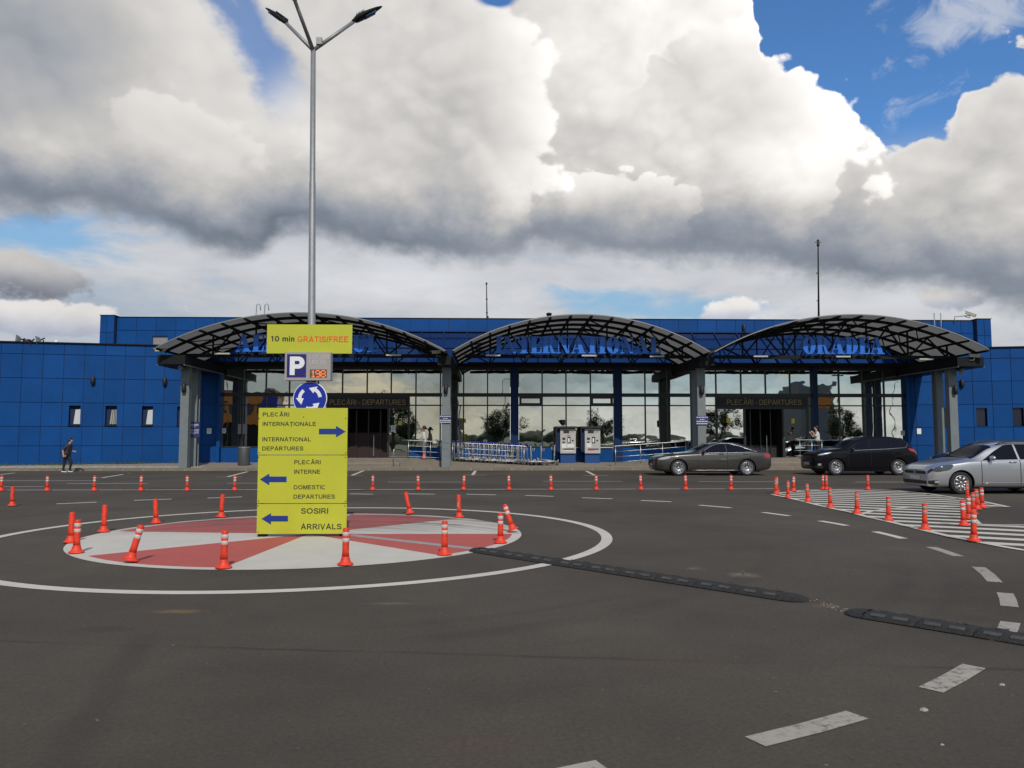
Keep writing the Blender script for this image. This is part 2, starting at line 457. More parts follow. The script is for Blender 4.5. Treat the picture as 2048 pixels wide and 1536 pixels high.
mat('blue_panel', (0.0042, 0.054, 0.205), 0.5, var=0.12, vscale=0.9, island=0.09, spec=0.12)
mat('blue_dark', (0.004, 0.022, 0.085), 0.5, var=0.08, spec=0.2)
mat('joint_dark', (0.004, 0.016, 0.06), 0.8)
mat('steel_grey', (0.150, 0.172, 0.182), 0.55, var=0.12, vscale=2.5)
mat('steel_dark', (0.0085, 0.0095, 0.011), 0.7, var=0.15, vscale=4, spec=0.2)
mat('edge_trim', (0.22, 0.22, 0.215), 0.45, 0.3)
mat('mullion', (0.012, 0.014, 0.016), 0.45)
mat('black', (0.010, 0.010, 0.011), 0.6)
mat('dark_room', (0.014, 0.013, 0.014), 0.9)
mat('dark_red', (0.022, 0.006, 0.007), 0.7, var=0.2)
mat('galvanised', (0.25, 0.26, 0.265), 0.55, 0.45, var=0.14, vscale=14)
mat('chrome', (0.50, 0.51, 0.52), 0.30, 1.0)
mat('dull_steel', (0.50, 0.505, 0.51), 0.45, 0.75)
mat('rail_steel', (0.42, 0.425, 0.43), 0.38, 0.9)
mat('sign_yellow', (0.425, 0.445, 0.034), 0.42, var=0.06, vscale=2.2, spec=0.4)
mat('sign_edge', (0.30, 0.30, 0.28), 0.5)
mat('ink_dark', (0.016, 0.018, 0.022), 0.5)
mat('ink_red', (0.62, 0.085, 0.012), 0.5)
mat('arrow_blue', (0.006, 0.030, 0.20), 0.45)
mat('sign_blue', (0.004, 0.022, 0.30), 0.35)
mat('p_blue', (0.012, 0.012, 0.13), 0.4)
mat('sign_white', (0.68, 0.69, 0.72), 0.45)
mat('box_grey', (0.30, 0.285, 0.28), 0.5, var=0.04)
mat('pale_text', (0.44, 0.42, 0.42), 0.5)
mat('led_back', (0.10, 0.065, 0.045), 0.6)
mat('led', (0.7, 0.16, 0.04), 0.5, emit=((1.0, 0.22, 0.05), 0.55))
mat('letter_blue', (0.020, 0.145, 0.60), 0.35, spec=0.4)
mat('orange', (0.66, 0.040, 0.012), 0.55, var=0.34, vscale=17)
mat('band', (0.50, 0.49, 0.47), 0.35, var=0.1, vscale=20)
mat('band_dull', (0.30, 0.27, 0.23), 0.45, var=0.2, vscale=20)
mat('rubber', (0.020, 0.0192, 0.018), 0.85, var=0.6, vscale=22, bump=1.0, bscale=60)
mat('rubber_worn', (0.060, 0.058, 0.054), 0.85, var=0.4, vscale=22, bump=0.6, bscale=50)
mat('conduit', (0.27, 0.26, 0.25), 0.5, var=0.15, vscale=8)
mat('pavers', (0.235, 0.205, 0.17), 0.9, var=0.18, vscale=5, bump=0.4, bscale=25)
mat('kerb_stone', (0.175, 0.15, 0.12), 0.9, var=0.2, vscale=3, island=0.10, bump=0.3)
mat('kerb_joint', (0.38, 0.34, 0.29), 0.9)
mat('tile_floor', (0.26, 0.225, 0.185), 0.8, var=0.15, vscale=4)
mat('gravel', (0.30, 0.29, 0.27), 0.95, var=0.4, vscale=30, bump=0.8)
mat('grass_blade', (0.045, 0.085, 0.022), 0.8, var=0.3)
mat('leaf', (0.030, 0.052, 0.014), 0.7, var=0.35, vscale=1.5, island=0.3)
mat('bark', (0.07, 0.055, 0.042), 0.9, var=0.3)
mat('field', (0.045, 0.075, 0.022), 0.95, var=0.3, vscale=0.4)
mat('hill', (0.020, 0.038, 0.014), 0.95, var=0.35, vscale=0.15)
mat('orange_wall', (0.60, 0.23, 0.045), 0.8, var=0.08)
mat('slate', (0.16, 0.18, 0.20), 0.7)
mat('paper', (0.62, 0.63, 0.62), 0.7)
mat('sticker_yellow', (0.60, 0.50, 0.05), 0.6)
mat('info_blue', (0.028, 0.030, 0.12), 0.45)
mat('info_text', (0.50, 0.52, 0.58), 0.5)
mat('gold_text', (0.32, 0.22, 0.105), 0.5)
mat('blind', (0.50, 0.53, 0.56), 0.7)
mat('curtain_pale', (0.34, 0.34, 0.30), 0.8, var=0.2, vscale=20)
mat('dark_glass', (0.012, 0.014, 0.030), 0.18, spec=0.5)
mat('grey_glass', (0.22, 0.21, 0.22), 0.3)
mat('lamp_cream', (0.40, 0.36, 0.27), 0.5)
mat('tube_pale', (0.42, 0.41, 0.36), 0.45)
mat('bin', (0.055, 0.062, 0.062), 0.5, var=0.15)
mat('deck_pale', (0.72, 0.72, 0.72), 0.4, 0.3)
mat('machine_face', (0.40, 0.398, 0.39), 0.45, 0.0, var=0.12, vscale=9)
mat('machine_blue', (0.010, 0.055, 0.20), 0.4)
mat('trolley_blue', (0.010, 0.030, 0.36), 0.4)
mat('pink', (0.60, 0.14, 0.16), 0.6)
mat('skin', (0.40, 0.22, 0.15), 0.55)
mat('skin_dark', (0.24, 0.12, 0.08), 0.55)
mat('hair', (0.022, 0.014, 0.010), 0.5)
mat('shirt_plum', (0.035, 0.028, 0.045), 0.85, var=0.2, vscale=20)
mat('trousers', (0.012, 0.012, 0.018), 0.85, var=0.2, vscale=20)
mat('shirt_white', (0.56, 0.55, 0.54), 0.85, var=0.06, vscale=12)
mat('denim', (0.13, 0.16, 0.19), 0.85, var=0.15, vscale=16)
mat('shoe_white', (0.62, 0.62, 0.60), 0.6)
mat('shoe_dark', (0.03, 0.03, 0.035), 0.6)
mat('dust', (0.155, 0.135, 0.105), 0.95, var=0.3, vscale=30)
mat('stone_bit', (0.30, 0.29, 0.27), 0.9, var=0.2, vscale=30)
mat('tyre', (0.014, 0.014, 0.015), 0.8)
mat('alloy', (0.36, 0.36, 0.365), 0.35, 0.85)
mat('wheel_dark', (0.006, 0.006, 0.006), 0.8, spec=0.1)
mat('car_glass', (0.010, 0.012, 0.020), 0.06, spec=0.10)
MATS['car_glass'].node_tree.nodes['Principled BSDF'].inputs['IOR'].default_value = 1.12
mat('head_lens', (0.42, 0.44, 0.46), 0.08, 0.3, coat=1.0)
mat('head_dark', (0.05, 0.055, 0.06), 0.08, 0.3, coat=1.0)
mat('tail_red', (0.30, 0.010, 0.016), 0.15, coat=0.8)
mat('plate', (0.45, 0.45, 0.44), 0.5)
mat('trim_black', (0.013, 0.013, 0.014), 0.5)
def paint(name, color, metal=0.6, rough=0.32):
    m = mat(name, color, rough, metal, coat=1.0); N, L, b = nodes_of(m)
    b.inputs['Coat Roughness'].default_value = 0.04
paint('paint_bronze', (0.075, 0.068, 0.062), 0.7)
paint('paint_black', (0.005, 0.0045, 0.007), 0.0)
MATS['paint_black'].node_tree.nodes['Principled BSDF'].inputs['Coat Weight'].default_value = 0.22; MATS['paint_black'].node_tree.nodes['Principled BSDF'].inputs['Specular IOR Level'].default_value = 0.1
paint('paint_silver', (0.44, 0.44, 0.465), 0.75, 0.36)
paint('paint_navy', (0.012, 0.020, 0.055), 0.4)

# smoky polycarbonate of the vault roofs: lets part of the daylight through
m = bpy.data.materials.new('smoked_sheet'); m.use_nodes = True; MATS['smoked_sheet'] = m
N, L = m.node_tree.nodes, m.node_tree.links; N.clear()
o_ = N.new('ShaderNodeOutputMaterial'); tr = N.new('ShaderNodeBsdfTranslucent'); di = N.new('ShaderNodeBsdfDiffuse'); gl = N.new('ShaderNodeBsdfGlossy')
tr.inputs[0].default_value = (0.28, 0.268, 0.252, 1); di.inputs[0].default_value = (0.085, 0.083, 0.08, 1); gl.inputs[0].default_value = (0.5, 0.5, 0.5, 1); gl.inputs['Roughness'].default_value = 0.25
m1 = N.new('ShaderNodeMixShader'); m1.inputs[0].default_value = 0.42; L.new(di.outputs[0], m1.inputs[1]); L.new(tr.outputs[0], m1.inputs[2])
m2 = N.new('ShaderNodeMixShader'); m2.inputs[0].default_value = 0.06; L.new(m1.outputs[0], m2.inputs[1]); L.new(gl.outputs[0], m2.inputs[2])
L.new(m2.outputs[0], o_.inputs[0])

# mirror-coated facade glass, each pane a touch out of true
def mirror_glass(name, color, rough=0.012, wob=0.5):
    m = mat(name, color, rough, 1.0); N, L, b = nodes_of(m)
    ge = N.new('ShaderNodeNewGeometry')
    ad = N.new('ShaderNodeVectorMath'); ad.operation = 'MULTIPLY_ADD'; oi = N.new('ShaderNodeObjectInfo')
    L.new(ge.outputs['Position'], ad.inputs[0]); ad.inputs[1].default_value = (1, 1, 1)
    sc_ = N.new('ShaderNodeVectorMath'); sc_.operation = 'SCALE'; sc_.inputs[0].default_value = (3.1, 7.7, 5.3); L.new(oi.outputs['Random'], sc_.inputs[3])
    L.new(sc_.outputs[0], ad.inputs[2])
    n = N.new('ShaderNodeTexNoise'); n.inputs['Scale'].default_value = 0.85; n.inputs['Detail'].default_value = 1.5
    L.new(ad.outputs[0], n.inputs['Vector'])
    bp = N.new('ShaderNodeBump'); bp.inputs['Strength'].default_value = wob; bp.inputs['Distance'].default_value = 0.012
    L.new(n.outputs['Fac'], bp.inputs['Height']); L.new(bp.outputs[0], b.inputs['Normal'])
mirror_glass('facade_glass', (0.58, 0.585, 0.55))
mirror_glass('skylight_glass', (0.20, 0.26, 0.40), 0.10)


# ------------------------------------------------------------------ mesh helpers
class MB:
    def __init__(s): s.v = []; s.f = []; s.mi = []; s.mats = []; s.m = 0; s.smooth = []; s.sm = False

    def use(s, name, smooth=False):
        if name not in s.mats: s.mats.append(name)
        s.m = s.mats.index(name); s.sm = smooth
        return s

    def face(s, idx): s.f.append(tuple(idx)); s.mi.append(s.m); s.smooth.append(s.sm)

    def add(s, verts, faces):
        o = len(s.v); s.v += [tuple(p) for p in verts]
        for f in faces: s.face([o + i for i in f])

    def box(s, x0, y0, z0, x1, y1, z1):
        if x0 > x1: x0, x1 = x1, x0
        if y0 > y1: y0, y1 = y1, y0
        if z0 > z1: z0, z1 = z1, z0
        s.add([(x, y, z) for z in (z0, z1) for y in (y0, y1) for x in (x0, x1)],
              [(0, 2, 3, 1), (4, 5, 7, 6), (0, 1, 5, 4), (2, 6, 7, 3), (0, 4, 6, 2), (1, 3, 7, 5)])

    def obox(s, mtx, sx, sy, sz):        # box centred on a matrix
        s.add([mtx @ Vector((x * sx / 2, y * sy / 2, z * sz / 2)) for z in (-1, 1) for y in (-1, 1) for x in (-1, 1)],
              [(0, 2, 3, 1), (4, 5, 7, 6), (0, 1, 5, 4), (2, 6, 7, 3), (0, 4, 6, 2), (1, 3, 7, 5)])

    def bar(s, p, q, w, h=None, up=(0, 0, 1)):   # rectangular bar between two points
        p, q = Vector(p), Vector(q); h = h or w
        d = (q - p); ln_ = d.length
        if ln_ < 1e-6: return
        d.normalize(); up = Vector(up)
        if abs(d.dot(up)) > 0.98: up = Vector((0, 1, 0))
        sd = d.cross(up).normalized(); u = sd.cross(d)
        m_ = Matrix((( d.x, sd.x, u.x, (p.x + q.x) / 2), (d.y, sd.y, u.y, (p.y + q.y) / 2), (d.z, sd.z, u.z, (p.z + q.z) / 2), (0, 0, 0, 1)))
        s.obox(m_, ln_, w, h)

    def sweep(s, pts, w, h):             # one rectangular section carried along points in an XZ plane
        rows = []
        for p in pts:
            p = Vector(p); rows.append([p + Vector((0, -w / 2, -h / 2)), p + Vector((0, w / 2, -h / 2)), p + Vector((0, w / 2, h / 2)), p + Vector((0, -w / 2, h / 2))])
        s.grid(rows, smooth=False, close=True); n = len(s.v); s.face((n - 4, n - 3, n - 2, n - 1)); n -= 4 * len(pts); s.face((n + 3, n + 2, n + 1, n))

    def tube(s, pts, r, n=8, caps=True):
        pts = [Vector(p) for p in pts]
        rs = r if isinstance(r, (list, tuple)) else [r] * len(pts)
        rings = []; ref = None
        for i, p in enumerate(pts):
            d = (pts[min(i + 1, len(pts) - 1)] - pts[max(i - 1, 0)]).normalized()
            if ref is None: ref = Vector((0, 0, 1)) if abs(d.z) < 0.9 else Vector((1, 0, 0))
            a = d.cross(ref).normalized(); b_ = d.cross(a); ref = -b_.cross(d).cross(d) if False else ref
            o = len(s.v)
            for k in range(n):
                t = 2 * math.pi * k / n
                s.v.append(tuple(p + (a * math.cos(t) + b_ * math.sin(t)) * rs[i]))
            rings.append(o)
        sm = s.sm; s.sm = True
        for i in range(len(rings) - 1):
            for k in range(n):
                s.face((rings[i] + k, rings[i] + (k + 1) % n, rings[i + 1] + (k + 1) % n, rings[i + 1] + k))
        s.sm = sm
        if caps:
            s.face([rings[0] + k for k in range(n)][::-1]); s.face([rings[-1] + k for k in range(n)])

    def lathe(s, prof, n=16, c=(0, 0, 0), axis='Z', smooth=True):  # prof: (radius, height)
        o = len(s.v)
        for r, h in prof:
            for k in range(n):
                t = 2 * math.pi * k / n; a, b_ = r * math.cos(t), r * math.sin(t)
                p = (a, b_, h) if axis == 'Z' else ((a, h, b_) if axis == 'Y' else (h, a, b_))
                s.v.append((c[0] + p[0], c[1] + p[1], c[2] + p[2]))
        sm = s.sm; s.sm = smooth
        for i in range(len(prof) - 1):
            for k in range(n):
                s.face((o + i * n + k, o + i * n + (k + 1) % n, o + (i + 1) * n + (k + 1) % n, o + (i + 1) * n + k))
        s.sm = sm
        if prof[0][0] > 1e-4: s.face([o + k for k in range(n)][::-1])
        if prof[-1][0] > 1e-4: s.face([o + (len(prof) - 1) * n + k for k in range(n)])

    def prism(s, poly, y0, y1, plane='XZ'):   # extruded polygon
        n = len(poly)
        P = lambda a, b_, c_: (a, c_, b_) if plane == 'XZ' else ((a, b_, c_) if plane == 'XY' else (c_, a, b_))
        s.add([P(a, b_, y0) for a, b_ in poly] + [P(a, b_, y1) for a, b_ in poly],
              [tuple(range(n)), tuple(range(2 * n - 1, n - 1, -1))] + [(i, i + n, (i + 1) % n + n, (i + 1) % n) for i in range(n)])

    def grid(s, rows, smooth=True, close=False):
        o = len(s.v); n = len(rows[0])
        for r in rows: s.v += [tuple(p) for p in r]
        sm = s.sm; s.sm = smooth
        for i in range(len(rows) - 1):
            for k in range(n if close else n - 1):
                s.face((o + i * n + k, o + i * n + (k + 1) % n, o + (i + 1) * n + (k + 1) % n, o + (i + 1) * n + k))
        s.sm = sm

    def build(s, name, parent=None, world=False, fix=True):
        me = bpy.data.meshes.new(name)
        off = wloc(parent) if (parent and world) else Vector((0, 0, 0))
        me.from_pydata([(x - off.x, y - off.y, z - off.z) for x, y, z in s.v], [], s.f)
        for nm in s.mats: me.materials.append(MATS[nm])
        me.polygons.foreach_set('material_index', s.mi)
        me.polygons.foreach_set('use_smooth', s.smooth)
        if fix:
            bm = bmesh.new(); bm.from_mesh(me); bmesh.ops.recalc_face_normals(bm, faces=bm.faces); bm.to_mesh(me); bm.free()
        me.update()
        o = bpy.data.objects.new(name, me); COL.objects.link(o)
        if parent: o.parent = parent
        return o


def wloc(o):
    v = Vector((0, 0, 0))
    while o: v += o.location; o = o.parent
    return v


def tag(o, label=None, cat=None, group=None, kind=None):
    if label: o['label'] = label
    if cat: o['category'] = cat
    if group: o['group'] = group
    if kind: o['kind'] = kind
    return o


def thing(name, label, cat, loc=(0, 0, 0), group=None):
    o = bpy.data.objects.new(name, None); COL.objects.link(o); o.location = loc
    o.empty_display_size = 0.2
    return tag(o, label, cat, group)


def struct(mb, name): return tag(mb.build(name), kind='structure')


def part(mb, name, parent, label=None, world=True):
    o = mb.build(name, parent, world)
    if label: o['label'] = label
    return o


def kids(o): return [c for c in bpy.data.objects if c.parent == o]


def copy_tree(o, parent=None):
    c = o.copy(); COL.objects.link(c); c.parent = parent
    for ch in kids(o): copy_tree(ch, c)
    return c


def arc_pts(cx, cy, rx, ry, a0, a1, n=12): return [(cx + rx * math.cos(R(a0 + (a1 - a0) * i / n)), cy + ry * math.sin(R(a0 + (a1 - a0) * i / n))) for i in range(n + 1)]


def sans(ch, s):                         # plain grotesque capitals as centre lines for a pen of width s; unit cap height
    h = s / 2; T_, M_, B_ = 1 - h, .5, h
    stem = lambda x: [(x, 0), (x, 1)]
    bowl = [(h, T_), (.40, T_)] + arc_pts(.40, (T_ + .46) / 2, .70 - .40 - h, (T_ - .46) / 2, 90, -90) + [(.40, .46), (h, .46)]
    Aa = [[(h * .75, 0), (.41, 1 - h * .3), (.82 - h * .75, 0)], [(.2, .31), (.62, .31)]]
    Tt = [[(0, T_), (.72, T_)], [(.36, 0), (.36, T_ - h)]]
    G = {'A': (Aa, .82), 'Ă': (Aa + [arc_pts(.41, 1.27, .15, .13, 200, 340)], .82), 'T': (Tt, .72), 'Ţ': (Tt + [[(.38, -.10), (.38, -.17), (.31, -.27)]], .72),
         'C': ([arc_pts(.45, .5, .45 - h, .5 - h, 48, 312, 24)], .86), 'D': ([stem(h), [(h * 2, T_), (.36, T_)] + arc_pts(.36, .5, .44 - h, .5 - h, 90, -90, 16) + [(.36, B_), (h * 2, B_)]], .80),
         'E': ([stem(h), [(s, T_), (.68, T_)], [(s, M_ + .02), (.63, M_ + .02)], [(s, B_), (.70, B_)]], .70), 'F': ([stem(h), [(s, T_), (.64, T_)], [(s, M_), (.58, M_)]], .64),
         'G': ([arc_pts(.46, .5, .46 - h, .5 - h, 45, 335, 24), [(.50, .44), (.90 - h, .44), (.90 - h, .14)]], .90), 'I': ([stem(h)], s), 'L': ([stem(h), [(s, B_), (.62, B_)]], .62),
         'M': ([stem(h), [(h * 1.6, .98), (.44, .06), (.88 - h * 1.6, .98)], stem(.88 - h)], .88), 'N': ([stem(h), [(h * 1.4, .96), (.78 - h * 1.4, .04)], stem(.78 - h)], .78),
         'O': ([arc_pts(.47, .5, .47 - h, .5 - h, 0, 360, 30)], .94), 'P': ([stem(h), bowl], .70), 'R': ([stem(h), bowl, [(.38, .46), (.72, 0)]], .76), 'B': ([stem(h), bowl, [(h, .46), (.42, .46)] + arc_pts(.42, (.46 + B_) / 2, .74 - .42 - h, (.46 - B_) / 2, 90, -90) + [(h, B_)]], .74),
         'S': ([[(.66, .70), (.62, .83), (.50, T_ - .01), (.37, T_), (.22, T_ - .02), (.12, .82), (h, .72), (.13, .62), (.25, .55), (.42, .50), (.57, .44), (.68 - h * .3, .34), (.70 - h * .6, .25), (.62, .13), (.50, B_ + .01), (.37, B_), (.22, B_ + .02), (.10, .17), (.06, .29)]], .72),
         'U': ([[(h, 1), (h, .36)] + arc_pts(.39, .36, .39 - h, .36 - h, 180, 360) + [(.78 - h, .36), (.78 - h, 1)]], .78), 'V': ([[(h * .75, 1), (.38, h * .3), (.76 - h * .75, 1)]], .76),
         '/': ([[(.04, -.02), (.26, 1.02)]], .30), '-': ([[(0, .36), (.34, .36)]], .34), '0': ([arc_pts(.33, .5, .33 - h, .5 - h, 0, 360, 26)], .66), '1': ([[(.28, 0), (.28, 1)], [(.06, .74), (.24, .90)]], .28 + h + .08),
         'm': ([[(h, 0), (h, .73)]] + [[(h + k, .48)] + arc_pts(.25 + k, .50, .25 - h, .23 - h, 180, 0) + [(.50 - h + k, 0)] for k in (0, .50 - s)], 1.0 - s), 'i': ([[(h, 0), (h, .73)], [(h, .86), (h, 1.0)]], s),
         'n': ([[(h, 0), (h, .73)], [(h, .48)] + arc_pts(.25, .50, .25 - h, .23 - h, 180, 0) + [(.50 - h, 0)]], .50)}
    return G[ch]


_TC = {}
def text_geo(body, s=.155):              # lettering drawn with a broad pen, laid out from x = 0
    k = (body, s)
    if k in _TC: return _TC[k]
    V, F = [], []; x = 0.0; layer = 0
    for ch in body:
        if ch == ' ': x += .34; continue
        strokes, w = sans(ch, s)
        for st in strokes:
            st = [q for i_, q in enumerate(st) if i_ == 0 or abs(q[0] - st[i_ - 1][0]) + abs(q[1] - st[i_ - 1][1]) > 1e-3]
            o = len(V); n = len(st); closed = n > 3 and abs(st[0][0] - st[-1][0]) < 1e-6 and abs(st[0][1] - st[-1][1]) < 1e-6
            for i in range(n):
                p = Vector(st[i])
                a = Vector(st[i - 1]) if i > 0 else (Vector(st[-2]) if closed else None); b_ = Vector(st[i + 1]) if i < n - 1 else (Vector(st[1]) if closed else None)
                d0 = (p - a).normalized() if a is not None else (b_ - p).normalized(); d1 = (b_ - p).normalized() if b_ is not None else d0
                nn = Vector((-d0.y - d1.y, d0.x + d1.x)); nn = nn.normalized() if nn.length > 1e-6 else Vector((-d0.y, d0.x))
                m_ = (s / 2) / max(.35, nn.dot(Vector((-d1.y, d1.x))))
                for q in (1, -1): V.append((x + p.x + nn.x * m_ * q, p.y + nn.y * m_ * q, (layer % 4) * .0004))
            for i in range(n - 1): F.append((o + 2 * i, o + 2 * i + 2, o + 2 * i + 3, o + 2 * i + 1))
            layer += 1
        x += w + .13
    _TC[k] = (V, F, x - .13)
    return _TC[k]


def text(mb, body, p0, width, cap, bold=.155, ex=Vector((1, 0, 0)), depth=0.0015):  # on a plane facing the road
    V, F, w = text_geo(body, bold or .11)
    p0 = Vector(p0); s = width / w; o = len(mb.v)
    for x, y, z in V: mb.v.append(tuple(p0 + ex * (x * s) + Vector((0, -depth - z, y * cap))))
    for f in F: mb.face([o + i for i in f])


def text_px(mb, body, x0, x1, base, capy, Y, bold=0.0):  # lettering spanning two readings at distance Y
    a, b_, c_ = wp(x0, base, Y), wp(x1, base, Y), wp(x0, capy, Y)
    text(mb, body, a, (b_ - a).length, c_.z - a.z, bold)

# ------------------------------------------------------------------ ground, road markings
CX, CY, RI, RO, RD = -2.98, 12.87, 3.47, 4.83, 9.51


def plane(name, x0, y0, x1, y1, z, m):
    mb = MB().use(m); mb.add([(x0, y0, z), (x1, y0, z), (x1, y1, z), (x0, y1, z)], [(0, 1, 2, 3)])
    return struct(mb, name)


plane('ground', -1500, -1500, 1500, 1500, -0.02, 'field')
mb = MB().use('asphalt') if 'asphalt' in MATS else None
mb.add([(-160, -75, 0), (160, -75, 0), (160, 38.45, 0), (-160, 38.45, 0)], [(0, 1, 2, 3)])
struct(mb, 'car_park')

Z1, Z2, Z3 = 0.004, 0.008, 0.012


def arc_band(mb, r0, r1, a0, a1, z, n=64, cx=CX, cy=CY):
    p = []
    for i in range(n + 1):
        a = a0 + (a1 - a0) * i / n
        p.append([(cx + r0 * math.cos(a), cy + r0 * math.sin(a), z), (cx + r1 * math.cos(a), cy + r1 * math.sin(a), z)])
    mb.grid(p, smooth=False)


mark = MB().use('road_white')
arc_band(mark, RO - 0.085, RO + 0.085, 0, 2 * math.pi, Z1, 160)
# dashes of the outer circle: measured start and end of each
dash = [((113, 1008), (193, 1004.6)), ((268, 1001), (343, 998.4)), ((415, 996.4), (484, 994)), ((550, 991.5), (610, 990)),
        ((700, 988), (746, 988.6)), ((813, 987.8), (870, 988.6)), ((933, 988.6), (992, 990)), ((1050, 991), (1107, 993)), ((1164, 995.8), (1225, 997.9)),
        ((1282, 1001), (1343, 1004)), ((1399, 1010.5), (1462, 1016)), ((1526, 1025), (1578, 1032)), ((1640, 1042), (1694, 1051.5)),
        ((1750, 1063.5), (1807, 1077.5)), ((1862, 1094.5), (1917, 1113)), ((1957, 1134.6), (1990, 1164.5)), ((2010, 1186.5), (2019, 1213.6)),
        ((2021, 1245), (2000, 1284)), ((1948, 1333), (1861.5, 1380.5)), ((1714.5, 1430.5), (1510, 1484.3)), ((1207, 1533), (985, 1578))]
old = MB().use('old_white')
def stroke(mb, pts, w, z=Z1):            # painted line through ground points
    pts = [Vector((p.x, p.y, 0)) for p in pts]
    row = []
    for i, p in enumerate(pts):
        d = (pts[min(i + 1, len(pts) - 1)] - pts[max(i - 1, 0)]).normalized(); n_ = Vector((-d.y, d.x, 0)) * w / 2
        row.append([(p.x - n_.x, p.y - n_.y, z), (p.x + n_.x, p.y + n_.y, z)])
    mb.grid(row, smooth=False)


SEGN = [0]


for p, q in dash:
    P, Q = gp(*p), gp(*q); M_ = (P + Q) / 2; r0 = ((P - Vector((CX, CY, 0))).length + (Q - Vector((CX, CY, 0))).length) / 2
    c_ = M_ - Vector((CX, CY, 0)); M_ = Vector((CX, CY, 0)) + c_ * (r0 / c_.length)
    stroke(old if Q.y < 12 else mark, [P, P.lerp(M_, .5) * 1.0, M_, Q.lerp(M_, .5), Q], 0.145, Z1)


def seg(p, q, w=0.12):
    SEGN[0] += 1; stroke(mark, [gp(*p), gp(*q)], w, Z1 + .002 * (SEGN[0] % 4))
stroke(mark, [Vector((-40, 23.95, 0)), Vector((8.9, 23.95, 0))], 0.13, Z1 + .009)
for p, q, w in [((5, 961.5), (185, 961.5), .12), ((133, 967.7), (296, 967.3), .12), ((0, 973.8), (89, 973.8), .1), ((454.5, 966.6), (640, 966), .12),
                ((775.6, 964.3), (931, 964.3), .12), ((1086, 963), (1244, 963), .12), ((1397, 963.8), (1550, 963.8), .12), ((1710, 964.4), (1815, 964.4), .12),
                ((945, 950.5), (951, 941.8), .14), ((927, 950.4), (973, 950.4), .1), ((1172.5, 942.3), (1189, 951), .14), ((1166, 951.2), (1216.6, 951.2), .1),
                ((704, 951), (727, 941.6), .14), ((695, 951.2), (727, 951.2), .1), ((454.5, 954), (495.5, 943.6), .14), ((432, 954), (483.6, 954), .1),
                ((205, 955.7), (246, 949), .14), ((188, 955.9), (212, 955.9), .1), ((254, 947.6), (263, 947.6), .14), ((-6, 950), (29, 946), .14), ((1360, 951.3), (1410, 951.3), .1)]:
    seg(p, q, w)

# hatched splitter area
c3 = lambda x, y: gp(1520 + x / 3.879, 940 + y / 3.879)
low = [c3(*p) for p in [(100, 193), (250, 225), (400, 262), (500, 288), (680, 325), (850, 370), (1050, 415), (1290, 475), (1520, 530), (1640, 552), (1900, 602), (2048, 627), (2250, 650), (2500, 668)]]
up = [c3(*p) for p in [(100, 193), (180, 178), (320, 161), (520, 153), (850, 153), (1050, 161), (1300, 186), (1600, 231), (1750, 252), (1925, 290)]]
inn = [c3(*p) for p in [(1925, 290), (1800, 290), (1735, 297), (1690, 318), (1670, 350), (1660, 385), (1700, 425), (1900, 432), (2048, 432), (2500, 436)]]
stroke(mark, low, 0.13, Z3); stroke(mark, up, 0.13, Z3 + .0015)
stroke(mark, inn[5:], 0.10, Z3 + .003); stroke(mark, [inn[0], inn[1], inn[2]], 0.07, Z3 + .0045)
stroke(mark, [c3(*p) for p in [(785, 345), (860, 322), (1000, 303), (1150, 292), (1350, 288), (1560, 287)]], 0.11, Z2)
region = [(p.x, p.y) for p in up] + [(p.x, p.y) for p in inn[1:]] + [(p.x, p.y) for p in low[::-1][:-1]]


def inside(x, y):
    r = False; n = len(region)
    for i in range(n):
        (x1, y1), (x2, y2) = region[i], region[(i + 1) % n]
        if (y1 > y) != (y2 > y) and x < (x2 - x1) * (y - y1) / (y2 - y1) + x1: r = not r
    return r


sd = c3(1500, 388) - c3(870, 360); sd.normalize(); sn = Vector((-sd.y, sd.x, 0))
o0 = c3(870, 362)
for k in range(-14, 16):
    base_ = o0 + sn * (k * 0.70)
    run = None
    for i in range(-160, 260):
        p = base_ + sd * (i * 0.1)
        if inside(p.x, p.y):
            if run is None: run = p
            last = p
        elif run is not None:
            if (last - run).length > 0.35: stroke(mark, [run, last], 0.30)
            run = None
    if run is not None: stroke(mark, [run, last], 0.30)
struct(mark, 'road_markings'); struct(old, 'worn_road_markings')

# striped island
isl = MB().use('island_white')
MATS['island_white'], MATS['island_red'] = island_white, island_red
arc_band(isl, RI - 0.16, RI, 0, 2 * math.pi, Z1, 128)
wedge_px = [(168, 1113), (442, 1138), (885, 1112), (1018, 1068), (925, 1036.5), (706, 1027), (510, 1035), (225, 1063)]
angs = sorted(math.atan2(gp(*p).y - CY, gp(*p).x - CX) for p in wedge_px)
mid = math.atan2(gp(300, 1120).y - CY, gp(300, 1120).x - CX)
red_next = True
for i in range(len(angs)):
    a0, a1 = angs[i], angs[(i + 1) % len(angs)]
    if a1 < a0: a1 += 2 * math.pi
    inm = any(a0 <= mid + k * 2 * math.pi <= a1 for k in (-1, 0, 1))
    if inm: phase = i
for i in range(len(angs)):
    a0, a1 = angs[i], angs[(i + 1) % len(angs)]
    if a1 < a0: a1 += 2 * math.pi
    isl.use('island_red' if (i - phase) % 2 == 0 else 'island_white')
    arc_band(isl, 0.0, RI - 0.16, a0, a1, Z1, 24)
struct(isl, 'roundabout_island')

pz = lambda y: 0.13 + 0.14 * min(1.0, max(0.0, (y - 38.6) / 4.4))     # pavement height
